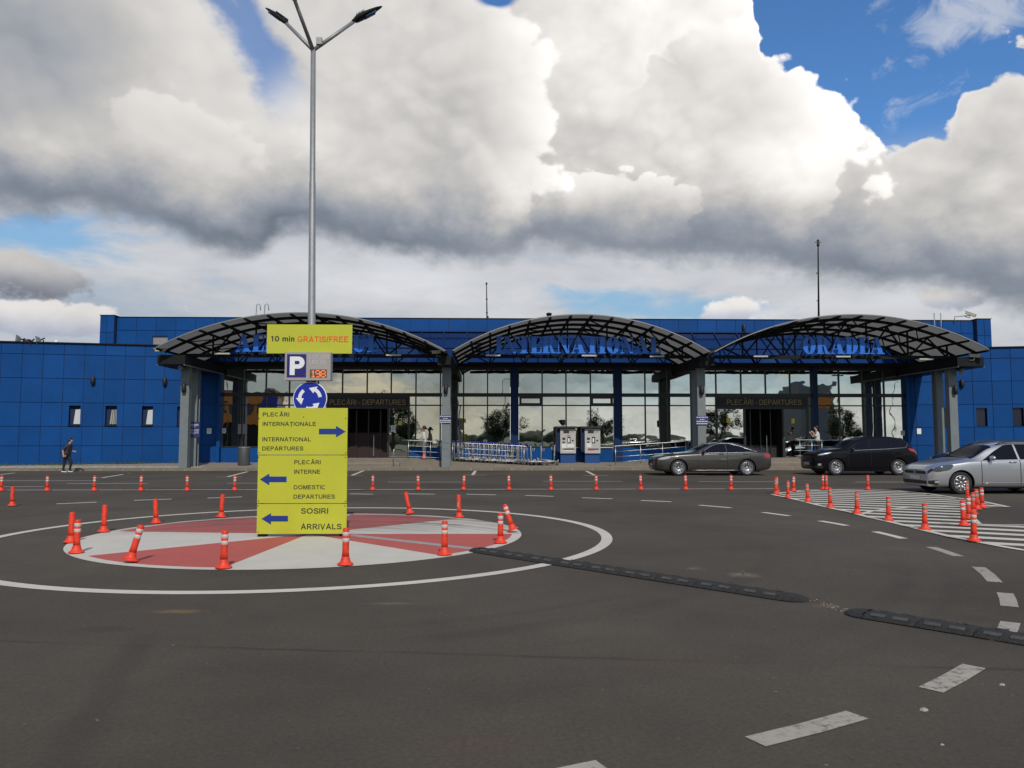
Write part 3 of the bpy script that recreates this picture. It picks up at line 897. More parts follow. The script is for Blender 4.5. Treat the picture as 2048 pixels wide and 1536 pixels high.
# pavement with kerb
mb = MB().use('pavers')
mb.add([(-160, 38.60, 0.13), (160, 38.60, 0.13), (160, 43.0, 0.27), (-160, 43.0, 0.27), (160, 62, 0.27), (-160, 62, 0.27)], [(0, 1, 2, 3), (3, 2, 4, 5)])
mb.use('kerb_stone')
x = -60.0
while x < 60:
    mb.box(x + 0.012, 38.44, -0.01, x + 0.988, 38.60, 0.142); x += 1.0
mb.use('kerb_joint'); mb.box(-60, 38.452, -0.01, 60, 38.595, 0.125)
struct(mb, 'pavement')

# dry strip with grass and pale grit along the left wall
random.seed(3)
gr = MB().use('grass_blade')
for cx_, off_, sx, sy, n_ in [(-27.2, .25, 2.2, 0.14, 520), (-22.4, .28, 1.7, 0.16, 460), (-19.4, .22, 1.7, 0.16, 540), (-25.0, .5, 1.5, 0.12, 170), (-16.6, .3, 1.0, 0.12, 110), (-30.5, .3, 2, 0.15, 300)]:
    for _ in range(n_):
        x_ = random.gauss(cx_, sx * 0.5); y_ = 43.0 + (x_ + 14.98) * .1944 - .06 - abs(random.gauss(off_, sy)); z_ = pz(y_)
        h = random.uniform(0.04, 0.16); a = random.uniform(0, 6.28); w_ = random.uniform(0.008, 0.016)
        lx, ly = random.gauss(0, 0.06), random.gauss(0, 0.05)
        gr.add([(x_ - w_ * math.cos(a), y_ - w_ * math.sin(a), z_), (x_ + w_ * math.cos(a), y_ + w_ * math.sin(a), z_), (x_ + lx, y_ + ly, z_ + h)], [(0, 1, 2)])
tag(gr.build('grass', fix=False), 'sparse green grass tufts growing on the verge below the left blue wall', 'grass', kind='stuff')
gv = MB().use('gravel')
for _ in range(2600):
    x_ = random.uniform(-29, -14.5); y_ = random.gauss(39.25, 0.10) if random.random() < .55 else random.uniform(38.9, 40.0)
    s_ = random.uniform(0.010, 0.035); z_ = pz(y_)
    gv.add([(x_ - s_, y_ - s_ * .7, z_), (x_ + s_, y_ - s_ * .5, z_), (x_ + s_ * .6, y_ + s_, z_), (x_ - s_ * .8, y_ + s_ * .8, z_), (x_, y_, z_ + s_ * .7)], [(0, 1, 4), (1, 2, 4), (2, 3, 4), (3, 0, 4)])
tag(gv.build('gravel', fix=False), 'pale loose grit scattered along the pavement below the left blue wall', 'gravel', kind='stuff')

# loose stones and litter on the tarmac
random.seed(11)
for lab, (px, py), s_ in [('pale flat stone lying on the tarmac right of the big white dashes', (2004, 1370), 0.022),
                          ('crushed white scrap of litter on the tarmac between two white dashes', (1848, 1421), 0.03),
                          ('small pale pebble near the right bottom corner of the tarmac', (1884, 1490), 0.012)]:
    P = gp(px, py); mb = MB().use('stone_bit' if 'stone' in lab or 'pebble' in lab else 'old_white')
    pts = []
    for k in range(9):
        a = k * 6.283 / 9; r = s_ * random.uniform(.6, 1.1); pts.append((r * math.cos(a), r * 0.7 * math.sin(a)))
    mb.add([(x, y, 0) for x, y in pts] + [(x * .6, y * .6, s_ * random.uniform(.3, .55)) for x, y in pts],
           [tuple(range(9, 18))] + [(i, (i + 1) % 9, 9 + (i + 1) % 9, 9 + i) for i in range(9)])
    o = mb.build('pebble' if 'scrap' not in lab else 'litter'); o.location = (P.x, P.y, 0)
    tag(o, lab, 'stone' if 'scrap' not in lab else 'litter')
sc_ = MB().use('sticker_yellow')
P = gp(1487, 1150)
sc_.use('dust')
for _ in range(26):
    x_, y_ = P.x + random.gauss(0, .10), P.y + random.gauss(0, .12); s_ = random.uniform(.006, .022)
    sc_.add([(x_ - s_, y_ - s_, 0.005), (x_ + s_, y_ - s_ * .6, 0.005), (x_ + s_ * .5, y_ + s_, 0.005), (x_ - .7 * s_, y_ + s_ * .6, 0.006)], [(0, 1, 2, 3)])
P = gp(1388, 1137)
for _ in range(10):
    x_, y_ = P.x + random.gauss(0, .05), P.y + random.gauss(0, .06); s_ = random.uniform(.006, .025)
    sc_.add([(x_ - s_, y_ - s_, 0.005), (x_ + s_, y_ - s_ * .6, 0.005), (x_ + s_ * .5, y_ + s_, 0.005), (x_ - .7 * s_, y_ + s_ * .6, 0.006)], [(0, 1, 2, 3)])
A_, B_ = gp(1622, 1200), gp(1690, 1222)
for _ in range(45):
    t = random.random(); x_, y_ = A_.x + (B_.x - A_.x) * t + random.gauss(0, .05), A_.y + (B_.y - A_.y) * t + random.gauss(0, .06); s_ = random.uniform(.004, .018)
    sc_.add([(x_ - s_, y_ - s_, 0.004), (x_ + s_, y_ - s_ * .6, 0.004), (x_ + s_ * .5, y_ + s_, 0.004), (x_, y_, .004 + s_ * .7)], [(0, 1, 3), (1, 2, 3), (2, 0, 3)])
tag(sc_.build('debris', fix=False), 'crumbs of pale grit and old glue left on the tarmac around the rubber bump', 'debris', kind='stuff')

# ------------------------------------------------------------------ terminal
T = thing('airport_terminal', 'long two level blue clad airport terminal with mirrored glass front', 'building', (0, 43, 0))
YF = 43.0


def panel_wall(mb, p0, d, s0, s1, step, zs, holes=(), gap=0.028, first=None, th=0.03):
    """cladding panels standing proud of a dark backing; holes are (s0, s1, z0, z1)"""
    d = Vector((d[0], d[1], 0)).normalized(); nrm = Vector((d.y, -d.x, 0))
    if nrm.y > 0: nrm = -nrm
    p0 = Vector((p0[0], p0[1], 0))

    def slab(a, b_, z0, z1, t0, t1):
        if b_ - a < 0.01 or z1 - z0 < 0.01: return
        c_ = [p0 + d * a, p0 + d * b_]
        v = []
        for z in (z0, z1):
            for q in c_:
                for t in (t0, t1): v.append(q + nrm * t + Vector((0, 0, z)))
        mb.add(v, [(0, 1, 3, 2), (4, 6, 7, 5), (0, 4, 5, 1), (2, 3, 7, 6), (0, 2, 6, 4), (1, 5, 7, 3)])

    cuts = sorted(holes)
    # backing, split round the holes
    mb.use('joint_dark')
    xs = [s0] + [v for h in cuts for v in (h[0], h[1])] + [s1]
    for i in range(0, len(xs), 2): slab(xs[i], xs[i + 1], zs[0], zs[-1], -0.25, 0.0)
    for h in cuts: slab(h[0], h[1], zs[0], h[2], -0.25, 0.0); slab(h[0], h[1], h[3], zs[-1], -0.25, 0.0)
    mb.use('blue_panel')
    a = s0 if first is None else first - step * math.ceil((first - s0) / step)
    while a < s1 - 0.02:
        b_ = a + step
        for z0, z1 in zip(zs[:-1], zs[1:]):
            x0, x1, y0, y1 = max(a, s0) + gap / 2, min(b_, s1) - gap / 2, z0 + gap / 2, z1 - gap / 2
            hh = [h for h in cuts if h[0] < x1 and h[1] > x0 and h[2] < y1 and h[3] > y0]
            if not hh: slab(x0, x1, y0, y1, 0.001, th)
            else:
                h = hh[0]; hx0, hx1, hz0, hz1 = max(h[0], x0), min(h[1], x1), max(h[2], y0), min(h[3], y1)
                slab(x0, hx0, y0, y1, 0.001, th); slab(hx1, x1, y0, y1, 0.001, th)
                slab(hx0, hx1, y0, hz0, 0.001, th); slab(hx0, hx1, hz1, y1, 0.001, th)
        a = b_
    return p0, d, nrm


ROWS = [0.13, 1.195, 2.204, 3.466, 4.747, 6.009, 6.598]
WING = R(11)
dl = Vector((-math.cos(WING), -math.sin(WING), 0)); dr = Vector((math.cos(WING), -math.sin(WING), 0))
pl, pr = Vector((-14.98, 43.0, 0)), Vector((23.32, 43.0, 0))


def wing_s(px, p0, d):                   # where a reading meets the slanted wing wall, as distance along it
    r_ = raydir(px, 830); det = r_.x * (-d.y) - r_.y * (-d.x)
    t = (p0.x * (-d.y) - p0.y * (-d.x)) / det
    return (r_.x * t - p0.x) * d.x + (r_.y * t - p0.y) * d.y


wl = [(wing_s(b_, pl, dl), wing_s(a, pl, dl)) for a, b_ in ((138, 161), (211, 233.5), (284, 306), (354.5, 377))]
holesL = [(a, b_, 2.28, 3.317) for a, b_ in wl]
wr = [(wing_s(a, pr, dr), wing_s(b_, pr, dr)) for a, b_ in ((1881, 1903), (1952, 1974), (2025, 2047))]
holesR = [(a, b_, 2.251, 3.261) for a, b_ in wr]
mb = MB()
panel_wall(mb, pl, dl, 0, 30, 0.9955, ROWS, holesL, first=(wl[0][1] + wl[1][0]) / 2 + .4977)
mb.use('steel_dark'); mb.bar(pl + Vector((0, 0.05, 6.632)), pl + dl * 30 + Vector((0, 0.05, 6.632)), 0.34, 0.06)
wallL = part(mb, 'wall', T, 'left blue panelled wing wall turned slightly towards the car park')
mb = MB()
panel_wall(mb, pr, dr, 0, 30, 0.9955, ROWS, holesR, first=(wr[0][1] + wr[1][0]) / 2 + .4977)
mb.use('steel_dark'); mb.bar(pr + Vector((0, 0.05, 6.632)), pr + dr * 30 + Vector((0, 0.05, 6.632)), 0.34, 0.06)
wallR = part(mb, 'wall', T, 'right blue panelled wing wall turned slightly towards the car park')
for p0, d in ((pl, dl), (pr, dr)):
    q = p0 + d * 30; mb = MB().use('slate')
    mb.add([(p0.x, p0.y + .2, 6.58), (q.x, q.y + .2, 6.58), (q.x, 62, 6.58), (p0.x, 62, 6.58)], [(0, 1, 2, 3)])
    part(mb, 'roof', T, 'flat low roof behind the wing parapet')


def recess(mb, p0, d, s0, s1, z0, z1, depth=0.22):    # dark reveal of a punched window
    n_ = Vector((d.y, -d.x, 0)); n_ = -n_ if n_.y > 0 else n_
    a, b_ = p0 + d * s0, p0 + d * s1
    f = [a + n_ * 0.034 + Vector((0, 0, z0)), b_ + n_ * 0.034 + Vector((0, 0, z0)), b_ + n_ * 0.034 + Vector((0, 0, z1)), a + n_ * 0.034 + Vector((0, 0, z1))]
    k = [p - n_ * depth for p in f]
    mb.add(f + k, [(0, 1, 5, 4), (1, 2, 6, 5), (2, 3, 7, 6), (3, 0, 4, 7), (4, 5, 6, 7)])
    return n_


for i, (a, b_) in enumerate(wl):
    mb = MB().use('joint_dark'); n_ = recess(mb, pl, dl, a, b_, 2.28, 3.317)
    mb.use('steel_dark'); mb.bar(pl + dl * (a - .03) + n_ * .05 + Vector((0, 0, 2.26)), pl + dl * (b_ + .03) + n_ * .05 + Vector((0, 0, 2.26)), .1, .04)
    w_ = part(mb, 'window', T)
    mb = MB().use('blind' if i != 1 else 'curtain_pale')
    lean = 0.14 if i != 1 else 0.03
    A0, B0 = pl + dl * (b_ - .06), pl + dl * (a + .05)
    m_ = -n_ * 0.15
    lo0, lo1 = A0 + m_ + dl * (-.12) + Vector((0, 0, 2.345)), B0 + m_ + Vector((0, 0, 2.345))
    hi0, hi1 = A0 + m_ + dl * (-.20) + Vector((0, 0, 3.11)), B0 + m_ + Vector((0, 0, 3.13))
    th_ = -n_ * 0.03
    mb.add([lo0, lo1, hi1, hi0, lo0 + th_, lo1 + th_, hi1 + th_, hi0 + th_], [(0, 1, 2, 3), (7, 6, 5, 4), (0, 4, 5, 1), (1, 5, 6, 2), (2, 6, 7, 3), (3, 7, 4, 0)])
    if i == 1:
        mb.use('joint_dark')
        for t in (.3, .62, .85): mb.bar(lo0.lerp(lo1, t) + n_ * .01, hi0.lerp(hi1, t) + n_ * .01, .02, .02)
    part(mb, 'sash', w_)
for a, b_ in wr:
    mb = MB().use('joint_dark'); n_ = recess(mb, pr, dr, a, b_, 2.251, 3.261)
    w_ = part(mb, 'window', T)
    mb = MB().use('dark_glass'); A0, B0 = pr + dr * (a + .02) - n_ * .12, pr + dr * (b_ - .02) - n_ * .12
    mb.add([A0 + Vector((0, 0, 2.27)), B0 + Vector((0, 0, 2.27)), B0 + Vector((0, 0, 3.242)), A0 + Vector((0, 0, 3.242))], [(0, 1, 2, 3)])
    part(mb, 'pane', w_)

# upper storey
mb = MB()
YU = 46.8
gwin = wp(305, 690, YU), wp(336, 672, YU)
hu = [(gwin[0].x + 23.4, gwin[1].x + 23.4, gwin[0].z, gwin[1].z)]
panel_wall(mb, (-23.4, YU), (1, 0), 0.89, 53.35, 1.17, [5.7, 6.60, 7.17, 8.06, 8.83], hu)
panel_wall(mb, (-23.35, YU - .33), (1, 0), 0, 0.84, 0.42, [5.7, 6.74, 7.87, 8.90])
panel_wall(mb, (29.77, YU - .33), (1, 0), 0, 0.89, 0.445, [5.7, 6.74, 7.87, 8.90])
mb.use('blue_dark'); mb.box(-23.35, YU - .32, 5.7, -22.52, YU + .2, 8.88); mb.box(29.79, YU - .32, 5.7, 30.65, YU + .2, 8.88)
mb.box(-23.3, YU + .3, 5.7, 30.6, 62, 8.7)
mb.use('steel_dark'); mb.box(-22.55, YU - .06, 8.84, 29.8, YU + .3, 8.885); mb.box(-23.38, YU - .39, 8.905, -22.48, YU + .3, 8.94); mb.box(29.75, YU - .39, 8.905, 30.69, YU + .3, 8.94)
part(mb, 'upper_wall', T)
mb = MB().use('grey_glass'); mb.box(gwin[0].x, YU + .06, gwin[0].z, gwin[1].x, YU + .1, gwin[1].z)
mb.use('joint_dark'); mb.box(gwin[0].x, YU - .0, gwin[1].z - .05, gwin[1].x, YU + .05, gwin[1].z)
part(mb, 'window', T, 'small grey shuttered window high on the upper storey')

# sloping glazed strip between canopy and upper storey
mb = MB().use('skylight_glass')
SA, SB = Vector((0, 43.15, 5.70)), Vector((0, 46.73, 8.03))
mb.add([(-15.15, SA.y, SA.z), (23.56, SA.y, SA.z), (23.56, SB.y, SB.z), (-15.15, SB.y, SB.z)], [(0, 1, 2, 3)])
mb.use('blue_dark')
x = -15.15
while x < 23.6:
    mb.bar((x, SA.y - .02, SA.z + .03), (x, SB.y - .02, SB.z + .03), .065, .05); x += 1.366
md = SA.lerp(SB, .48); mb.bar((-15.15, md.y - .01, md.z + .03), (23.56, md.y - .01, md.z + .03), .055, .04)
mb.use('blue_panel'); mb.box(-15.2, 43.2, 5.5, -15.15, 46.8, 8.05); mb.box(23.56, 43.2, 5.5, 23.61, 46.8, 8.05)
mb.use('blue_dark'); mb.box(-15.25, 46.61, 8.01, 23.65, 46.77, 8.08)
part(mb, 'skylight', T)

# curtain wall
MX = [-14.957, -13.695, -12.433, -11.152, -9.722, -8.245, -6.889, -5.562, -4.197, -2.842, -1.561, -0.234, 1.047, 1.486, 2.804, 4.132, 5.497, 6.787, 7.235, 8.553, 9.815, 11.161, 12.545, 13.956, 15.34, 16.723, 17.948, 18.228, 19.5, 20.836, 22.061, 23.323]
PIL = [(1.047, 1.486), (6.787, 7.235), (17.948, 18.228)]
DOORS = [(-9.067, -4.58, -8.039, -5.702), (12.545, 17.667, 14.115, 16.265)]
ZT, ZR1, ZR0, ZG = 5.458, 3.99, 3.41, 1.10
mul_ = MB().use('mullion')
inbay = lambda x: any(a < x < b_ for a, b_, _, _ in DOORS)
for x in MX:
    if any(abs(x - q) < 1e-6 for pp in PIL for q in pp): continue
    mul_.box(x - .035, YF - .07, (ZR1 if inbay(x) else ZG), x + .035, YF + .02, ZT)
for z, h in ((ZT + .03, .12), (ZR1, .10), (ZG + .02, .06)):
    for a, b_ in [(-14.957, 23.323)]:
        if z < 2:
            for s0, s1 in ((-14.957, -9.067), (-4.58, 12.545), (17.667, 23.323)): mul_.box(s0, YF - .076, z - h / 2, s1, YF + .02, z + h / 2)
        else: mul_.box(a, YF - .082, z - h, b_, YF + .02, z + h)
for s0, s1 in ((-14.957, -9.067), (-4.58, 12.545), (17.667, 23.323)): mul_.box(s0, YF - .065, ZR0 - .035, s1, YF + .02, ZR0 + .035)
for x0, x1 in ((1.514, 2.804), (5.497, 6.758)):     # vents with heavier frames in the middle bay
    for a in (x0 + .02, x1 - .14): mul_.box(a, YF - .09, ZR0, a + .12, YF - .01, ZR1)
    mul_.box(x0, YF - .092, ZR0 - .04, x1, YF - .01, ZR0 + .13); mul_.box(x0, YF - .094, ZR1 - .2, x1, YF - .01, ZR1)
for a, b_, o0_, o1_ in DOORS:
    for x in (a, b_, o0_, o1_): mul_.box(x - .05, YF - .1, .52, x + .05, YF + .02, ZR1)
    mul_.box(a, YF - .11, 3.215, b_, YF + .03, 3.335); mul_.box(a, YF - .104, 3.84, b_, YF + .0, 3.90); mul_.box(a, YF + .005, 3.335, b_, YF + .03, 3.84)
part(mul_, 'mullion_frame', T)


def pane(x0, x1, z0, z1, y=YF):
    mb = MB().use('facade_glass'); mb.box(x0, y - .012, z0, x1, y + .012, z1)
    part(mb, 'glass_pane', T)


for x0, x1 in zip(MX[:-1], MX[1:]):
    if (x0, x1) in PIL: continue
    pane(x0 + .03, x1 - .03, ZR1 + .09, ZT - .06)
    xm = (x0 + x1) / 2
    if inbay(xm): continue
    pane(x0 + .03, x1 - .03, ZR0 + .03, ZR1 - .09); pane(x0 + .03, x1 - .03, ZG + .04, ZR0 - .03)
for a, b_, o0_, o1_ in DOORS:
    for s0, s1 in ((a, o0_), (o1_, b_)): pane(s0 + .05, s1 - .05, .57, 3.215)
for x0, x1 in ((-9.722, -9.067), (-4.58, -4.197), (17.667, 17.948)):
    for z0, z1 in ((ZG + .04, ZR0 - .03), (ZR0 + .03, ZR1 - .09)): pane(x0 + .03, x1 - .03, z0, z1)
for x0, x1 in PIL:
    mb = MB().use('blue_dark'); mb.box(x0, YF - .22, .13, x1, YF + .1, 5.69); part(mb, 'pilaster', T)
for x0, x1 in ((-14.98, -14.82), (23.2, 23.35)):
    mb = MB().use('blue_panel'); mb.box(x0, YF - .3, .13, x1, YF + .1, 5.6); part(mb, 'corner_post', T)
for s0, s1 in ((-14.816, -9.114), (-4.534, 1.028), (1.496, 6.777), (7.245, 12.498), (17.714, 17.929), (18.247, 23.183)):
    n_ = max(1, round((s1 - s0) / 1.33)); st = (s1 - s0) / n_
    mb = MB().use('joint_dark'); mb.box(s0, YF - .02, .13, s1, YF + .1, ZG - .015); mb.use('blue_panel')
    for i in range(n_): mb.box(s0 + i * st + .012, YF - .05, .132, s0 + (i + 1) * st - .012, YF - .021, ZG - .01)
    part(mb, 'plinth', T)
mb = MB().use('sign_white'); mb.box(3.65, YF - .14, 1.06, 6.73, YF - .055, 1.095); part(mb, 'sill', T)
mb = MB().use('steel_dark'); mb.box(-15.05, YF - .16, ZT + .15, 23.42, YF + .3, ZT + .28)
mb.use('blue_dark'); mb.box(-15.05, YF - .05, ZT + .28, 23.42, YF + .3, 5.74)
part(mb, 'fascia', T)
# door openings: dark lobbies
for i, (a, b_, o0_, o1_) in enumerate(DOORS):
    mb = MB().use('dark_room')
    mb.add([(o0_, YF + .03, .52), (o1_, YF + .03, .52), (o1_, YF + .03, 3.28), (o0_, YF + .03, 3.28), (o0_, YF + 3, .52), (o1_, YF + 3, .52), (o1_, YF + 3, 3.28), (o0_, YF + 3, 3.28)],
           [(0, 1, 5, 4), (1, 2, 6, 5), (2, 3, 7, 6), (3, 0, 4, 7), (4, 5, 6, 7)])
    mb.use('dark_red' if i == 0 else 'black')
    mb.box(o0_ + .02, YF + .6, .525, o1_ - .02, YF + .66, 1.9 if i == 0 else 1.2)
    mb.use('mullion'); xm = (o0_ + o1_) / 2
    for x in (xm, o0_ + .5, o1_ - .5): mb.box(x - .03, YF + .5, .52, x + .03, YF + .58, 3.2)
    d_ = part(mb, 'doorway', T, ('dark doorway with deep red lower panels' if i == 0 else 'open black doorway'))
    mb = MB().use('chrome'); mb.box(xm + .30, YF + .42, .6, xm + .33, YF + .46, 1.75)
    part(mb, 'handle', d_)

# entrance platforms and ramps
def slope(mb, x0, x1, z0, z1, y0, y1):
    mb.use('tile_floor'); mb.add([(x0, y0, z0), (x1, y0, z1), (x1, y1, z1), (x0, y1, z0)], [(0, 1, 2, 3)])
    mb.use('kerb_stone'); mb.add([(x0, y0, .12), (x1, y0, .12), (x1, y0, z1), (x0, y0, z0)], [(0, 1, 2, 3)])
    if z0 > .2: mb.add([(x0, y0, .12), (x0, y0, z0), (x0, y1, z0), (x0, y1, .12)], [(0, 1, 2, 3)])
    if z1 > .2: mb.add([(x1, y0, .12), (x1, y1, .12), (x1, y1, z1), (x1, y0, z1)], [(0, 1, 2, 3)])
for parts_, (x0, x1) in ((((-9.5, -4.35, .52, .52, 39.75, 42.93), (-4.35, 1.95, .52, .20, 39.65, 42.93)), (-9.5, -4.65)), (((6.1, 11.85, .20, .52, 39.65, 42.93), (11.85, 18.9, .52, .52, 39.75, 42.93)), (12.1, 17.5))):
    mb = MB()
    for q in parts_: slope(mb, *q)
    mb.use('tile_floor'); mb.box(x0, 39.4, .12, x1, 39.75, .35)
    mb.use('kerb_stone'); mb.box(x0, 39.39, .13, x1, 39.4, .32)
    part(mb, 'entrance_ramp', T)

# ------------------------------------------------------------------ canopy: three vaults on paired columns
K = thing('arched_canopy', 'canopy of three smoky arched vaults on grey paired columns', 'canopy', (4, 39, 0))
Y0C, Y1C = 36.6, 42.85
VAULTS = [(-15.75, -2.2, 5.83, 5.72, 7.50), (-1.85, 10.42, 5.72, 5.70, 7.47), (10.66, 24.0, 5.70, 5.86, 7.52)]


def arch(v):
    xa, xb, za, zb, zt = v
    def f(t):                            # t 0..1 -> point on the arch
        h = zt - (za + zb) / 2; w_ = (xb - xa) / 2
        r_ = (w_ * w_ + h * h) / (2 * h); th = math.asin(w_ / r_)
        a = -th + 2 * th * t
        return (xa + xb) / 2 + r_ * math.sin(a), (za + (zb - za) * t) + r_ * math.cos(a) - r_ * math.cos(th)
    return f


CH = 5.66                                # bottom chord height
for v in VAULTS:
    f = arch(v); NP = 13
    mb = MB().use('smoked_sheet')
    rows = [[(f(i / 52)[0], y, f(i / 52)[1]) for y in (Y0C, Y1C)] for i in range(53)]
    mb.grid(rows)
    rf = part(mb, 'vault_roof', K)
    mb = MB().use('edge_trim')
    mb.sweep([(f(i / 52)[0], Y0C, f(i / 52)[1] + .012) for i in range(53)], .05, .05)
    part(mb, 'edge_trim', rf)
    for i in range(NP + 1):
        mb = MB().use('steel_dark'); a = f(i / NP); mb.bar((a[0], Y0C + .04, a[1] - .05), (a[0], Y1C, a[1] - .05), .11, .09); part(mb, 'purlin', K)
    for y in (37.6, 39.3, 41.0, 42.7):
        mb = MB().use('steel_dark'); mb.sweep([(f(i / 52)[0], y, f(i / 52)[1] - .075) for i in range(53)], .12, .125); part(mb, 'rib', K)
    for y in (38.45, 42.3):
        tb = .075 if y < 39 else .06
        mb = MB().use('steel_dark')
        mb.bar((v[0] + .5, y, CH), (v[1] - .5, y, CH), .16, .17)
        last = None
        for i in range(1, NP):
            a = f(i / NP)
            if a[1] - .1 - CH < .18: continue
            if i % 2 == 0:
                mb.bar((a[0], y, CH), (a[0], y, a[1] - .09), tb, tb)
            if last is not None:
                if i % 2 == 0: mb.bar((last[0], y, last[1] - .09), (a[0], y, CH), tb, tb)
                else: mb.bar((last[0], y, CH), (a[0], y, a[1] - .09), tb, tb)
            last = a
        part(mb, 'truss', K)
    for i in (1, 4, 7, 10):
        mb = MB().use('steel_dark')
        a, b_ = f(i / NP), f((i + 1) / NP)
        for ya, yb in ((37.6, 39.3), (39.3, 41.0), (41.0, 42.7)):
            mb.bar((a[0], ya, a[1] - .1), (b_[0], yb, b_[1] - .1), .05, .05)
        part(mb, 'bracing', K)
COLX = [-15.08, -2.26, 10.48, 23.27]
for i, x in enumerate(COLX):
    w_ = .66 if i in (0, 3) else .36
    off = -.25 if i == 0 else (.25 if i == 3 else 0)
    mb = MB().use('steel_dark'); mb.box(x + off - w_, 37.3, 5.12, x + off + w_, 42.85, 5.56)
    mb.use('steel_grey')
    if i in (0, 3):
        for dx in (-w_ + .02, w_ - .02): mb.box(x + off + dx - .02, 37.26, 5.06, x + off + dx + .02, 42.8, 5.11)
    part(mb, 'gutter_beam', K)
    for y, lab in ((38.6, 0), (39.8, 1)):
        mb = MB().use('steel_grey')
        hw = .205 if lab == 0 else .18
        if lab == 0: mb.box(x - hw, y - .17, .13, x + hw, y + .17, 5.11)
        else:
            mb.box(x - hw, y - .2, .13, x + hw, y - .16, 5.11); mb.box(x - hw, y + .16, .13, x + hw, y + .2, 5.11); mb.box(x - .09, y - .159, .13, x + .09, y + .159, 5.11)
        if lab == 0 and i in (1, 2): mb.use('joint_dark'); mb.box(x - .14, y - .173, 1.35, x + .14, y - .171, 1.365); mb.box(x - .14, y - .173, 1.05, x + .14, y - .171, 1.065)
        part(mb, 'column', K)

# ------------------------------------------------------------------ lettering on the canopy: fat-faced serif capitals
def glyph(ch):                           # polygons in a unit cap-height box; returns (list of polygons, advance)
    S = lambda x0, y0, x1, y1: [(x0, y0), (x1, y0), (x1, y1), (x0, y1)]
    h, t = .07, .33                      # serif and fat stem
    def ell(cx, cy, rx, ry, a0, a1, n=18): return [(cx + rx * math.cos(a0 + (a1 - a0) * i / n), cy + ry * math.sin(a0 + (a1 - a0) * i / n)) for i in range(n + 1)]
    def ring(cx, cy, rx, ry, ix, iy, a0, a1, n=18):
        o, q = ell(cx, cy, rx, ry, a0, a1, n), ell(cx, cy, ix, iy, a0, a1, n)
        return [[o[i], o[i + 1], q[i + 1], q[i]] for i in range(n)]
    PI = math.pi
    if ch == 'I': return [S(.08, h, .08 + t, 1 - h), S(0, 0, t + .16, h), S(0, 1 - h, t + .16, 1)], t + .16
    if ch == 'L': return [S(.08, h, .08 + t, 1 - h), S(0, 0, .74, h), S(0, 1 - h, t + .16, 1), [(.62, h), (.74, h), (.74, .42), (.70, .42)]], .74
    if ch == 'T': return [S(.24, h, .24 + t, 1 - h), S(.14, 0, .34 + t, h), S(0, 1 - h, .81, 1), [(0, .60), (.05, .60), (.13, 1 - h), (0, 1 - h)], [(.68, 1 - h), (.76, .60), (.81, .60), (.81, 1 - h)]], .81
    if ch == 'E': return [S(.08, h, .08 + t, 1 - h), S(0, 0, .76, h), S(0, 1 - h, .74, 1), S(.08 + t, .47, .60, .53), [(.64, h), (.76, h), (.76, .38), (.73, .38)], [(.64, 1 - h), (.70, .64), (.74, .64), (.74, 1 - h)], S(.56, .36, .60, .47), S(.56, .53, .60, .64)], .76
    if ch == 'A': return [[(.36, 1), (.56, 1), (.90, h), (.54, h)], [(.40, .98), (.445, .90), (.14, h), (.08, h)], S(.20, .27, .66, .32), S(0, 0, .26, h), S(.46, 0, 1.0, h)], 1.0
    if ch == 'N': return [S(.10, h, .16, 1 - h), [(.10, 1), (.38, 1), (.88, .0), (.68, 0)], S(.82, .02, .88, 1 - h), S(0, 0, .28, h), S(0, 1 - h, .2, 1), S(.70, 1 - h, .98, 1)], .98
    if ch == 'O': return ring(.46, .5, .46, .515, .11, .45, 0, 2 * PI, 30), .92
    if ch == 'D': return [S(.08, h, .08 + t, 1 - h), S(0, 0, .45, h), S(0, 1 - h, .45, 1)] + ring(.42, .5, .47, .5, .14, .43, -PI / 2, PI / 2), .90
    if ch == 'P': return [S(.08, h, .08 + t, 1 - h), S(0, 0, t + .2, h), S(0, 1 - h, .45, 1), S(.40, .46, .45, .52)] + ring(.44, .73, .36, .27, .08, .20, -PI / 2, PI / 2), .80
    if ch == 'R': return [S(.08, h, .08 + t, 1 - h), S(0, 0, t + .2, h), S(0, 1 - h, .45, 1), S(.40, .47, .45, .53)] + ring(.44, .74, .36, .26, .08, .20, -PI / 2, PI / 2) + [[(.48, .53), (.62, .50), (.86, .04), (.62, 0)], S(.62, 0, .96, .08)], .95
    if ch == 'U': return [S(.10, .30, .10 + t, 1 - h), S(0, 1 - h, .54, 1), S(.74, .30, .81, 1 - h), S(.62, 1 - h, .93, 1)] + ring(.455, .30, .355, .31, .29 - .265, .23, PI, 2 * PI), .93


def roof_word(word, x0, x1, base, top, label):
    A_, B_ = wp(x0, base, 38.1), wp(x1, base, 38.1); cap = wp(x0, top, 38.1).z - A_.z
    r_ = thing('roof_lettering', label, 'sign', ((A_.x + B_.x) / 2, 38.1, A_.z))
    adv = [glyph(c_)[1] for c_ in word]; gap = .06
    s = (B_.x - A_.x) / (sum(adv) + gap * (len(word) - 1)); x = A_.x
    for c_, a in zip(word, adv):
        mb = MB().use('letter_blue')
        for k_, poly in enumerate(glyph(c_)[0]):
            e_ = .0015 * (k_ % 4)
            mb.prism([(x + px * s, A_.z + pz * cap) for px, pz in poly], 38.04 - e_, 38.14 + e_)
        mb.use('steel_dark')
        for fx in (.25, .65): mb.box(x + a * s * fx - .02, 38.145, A_.z - .03, x + a * s * fx + .02, 38.32, A_.z + .03)
        part(mb, 'letter', r_); x += (a + gap) * s
    return r_


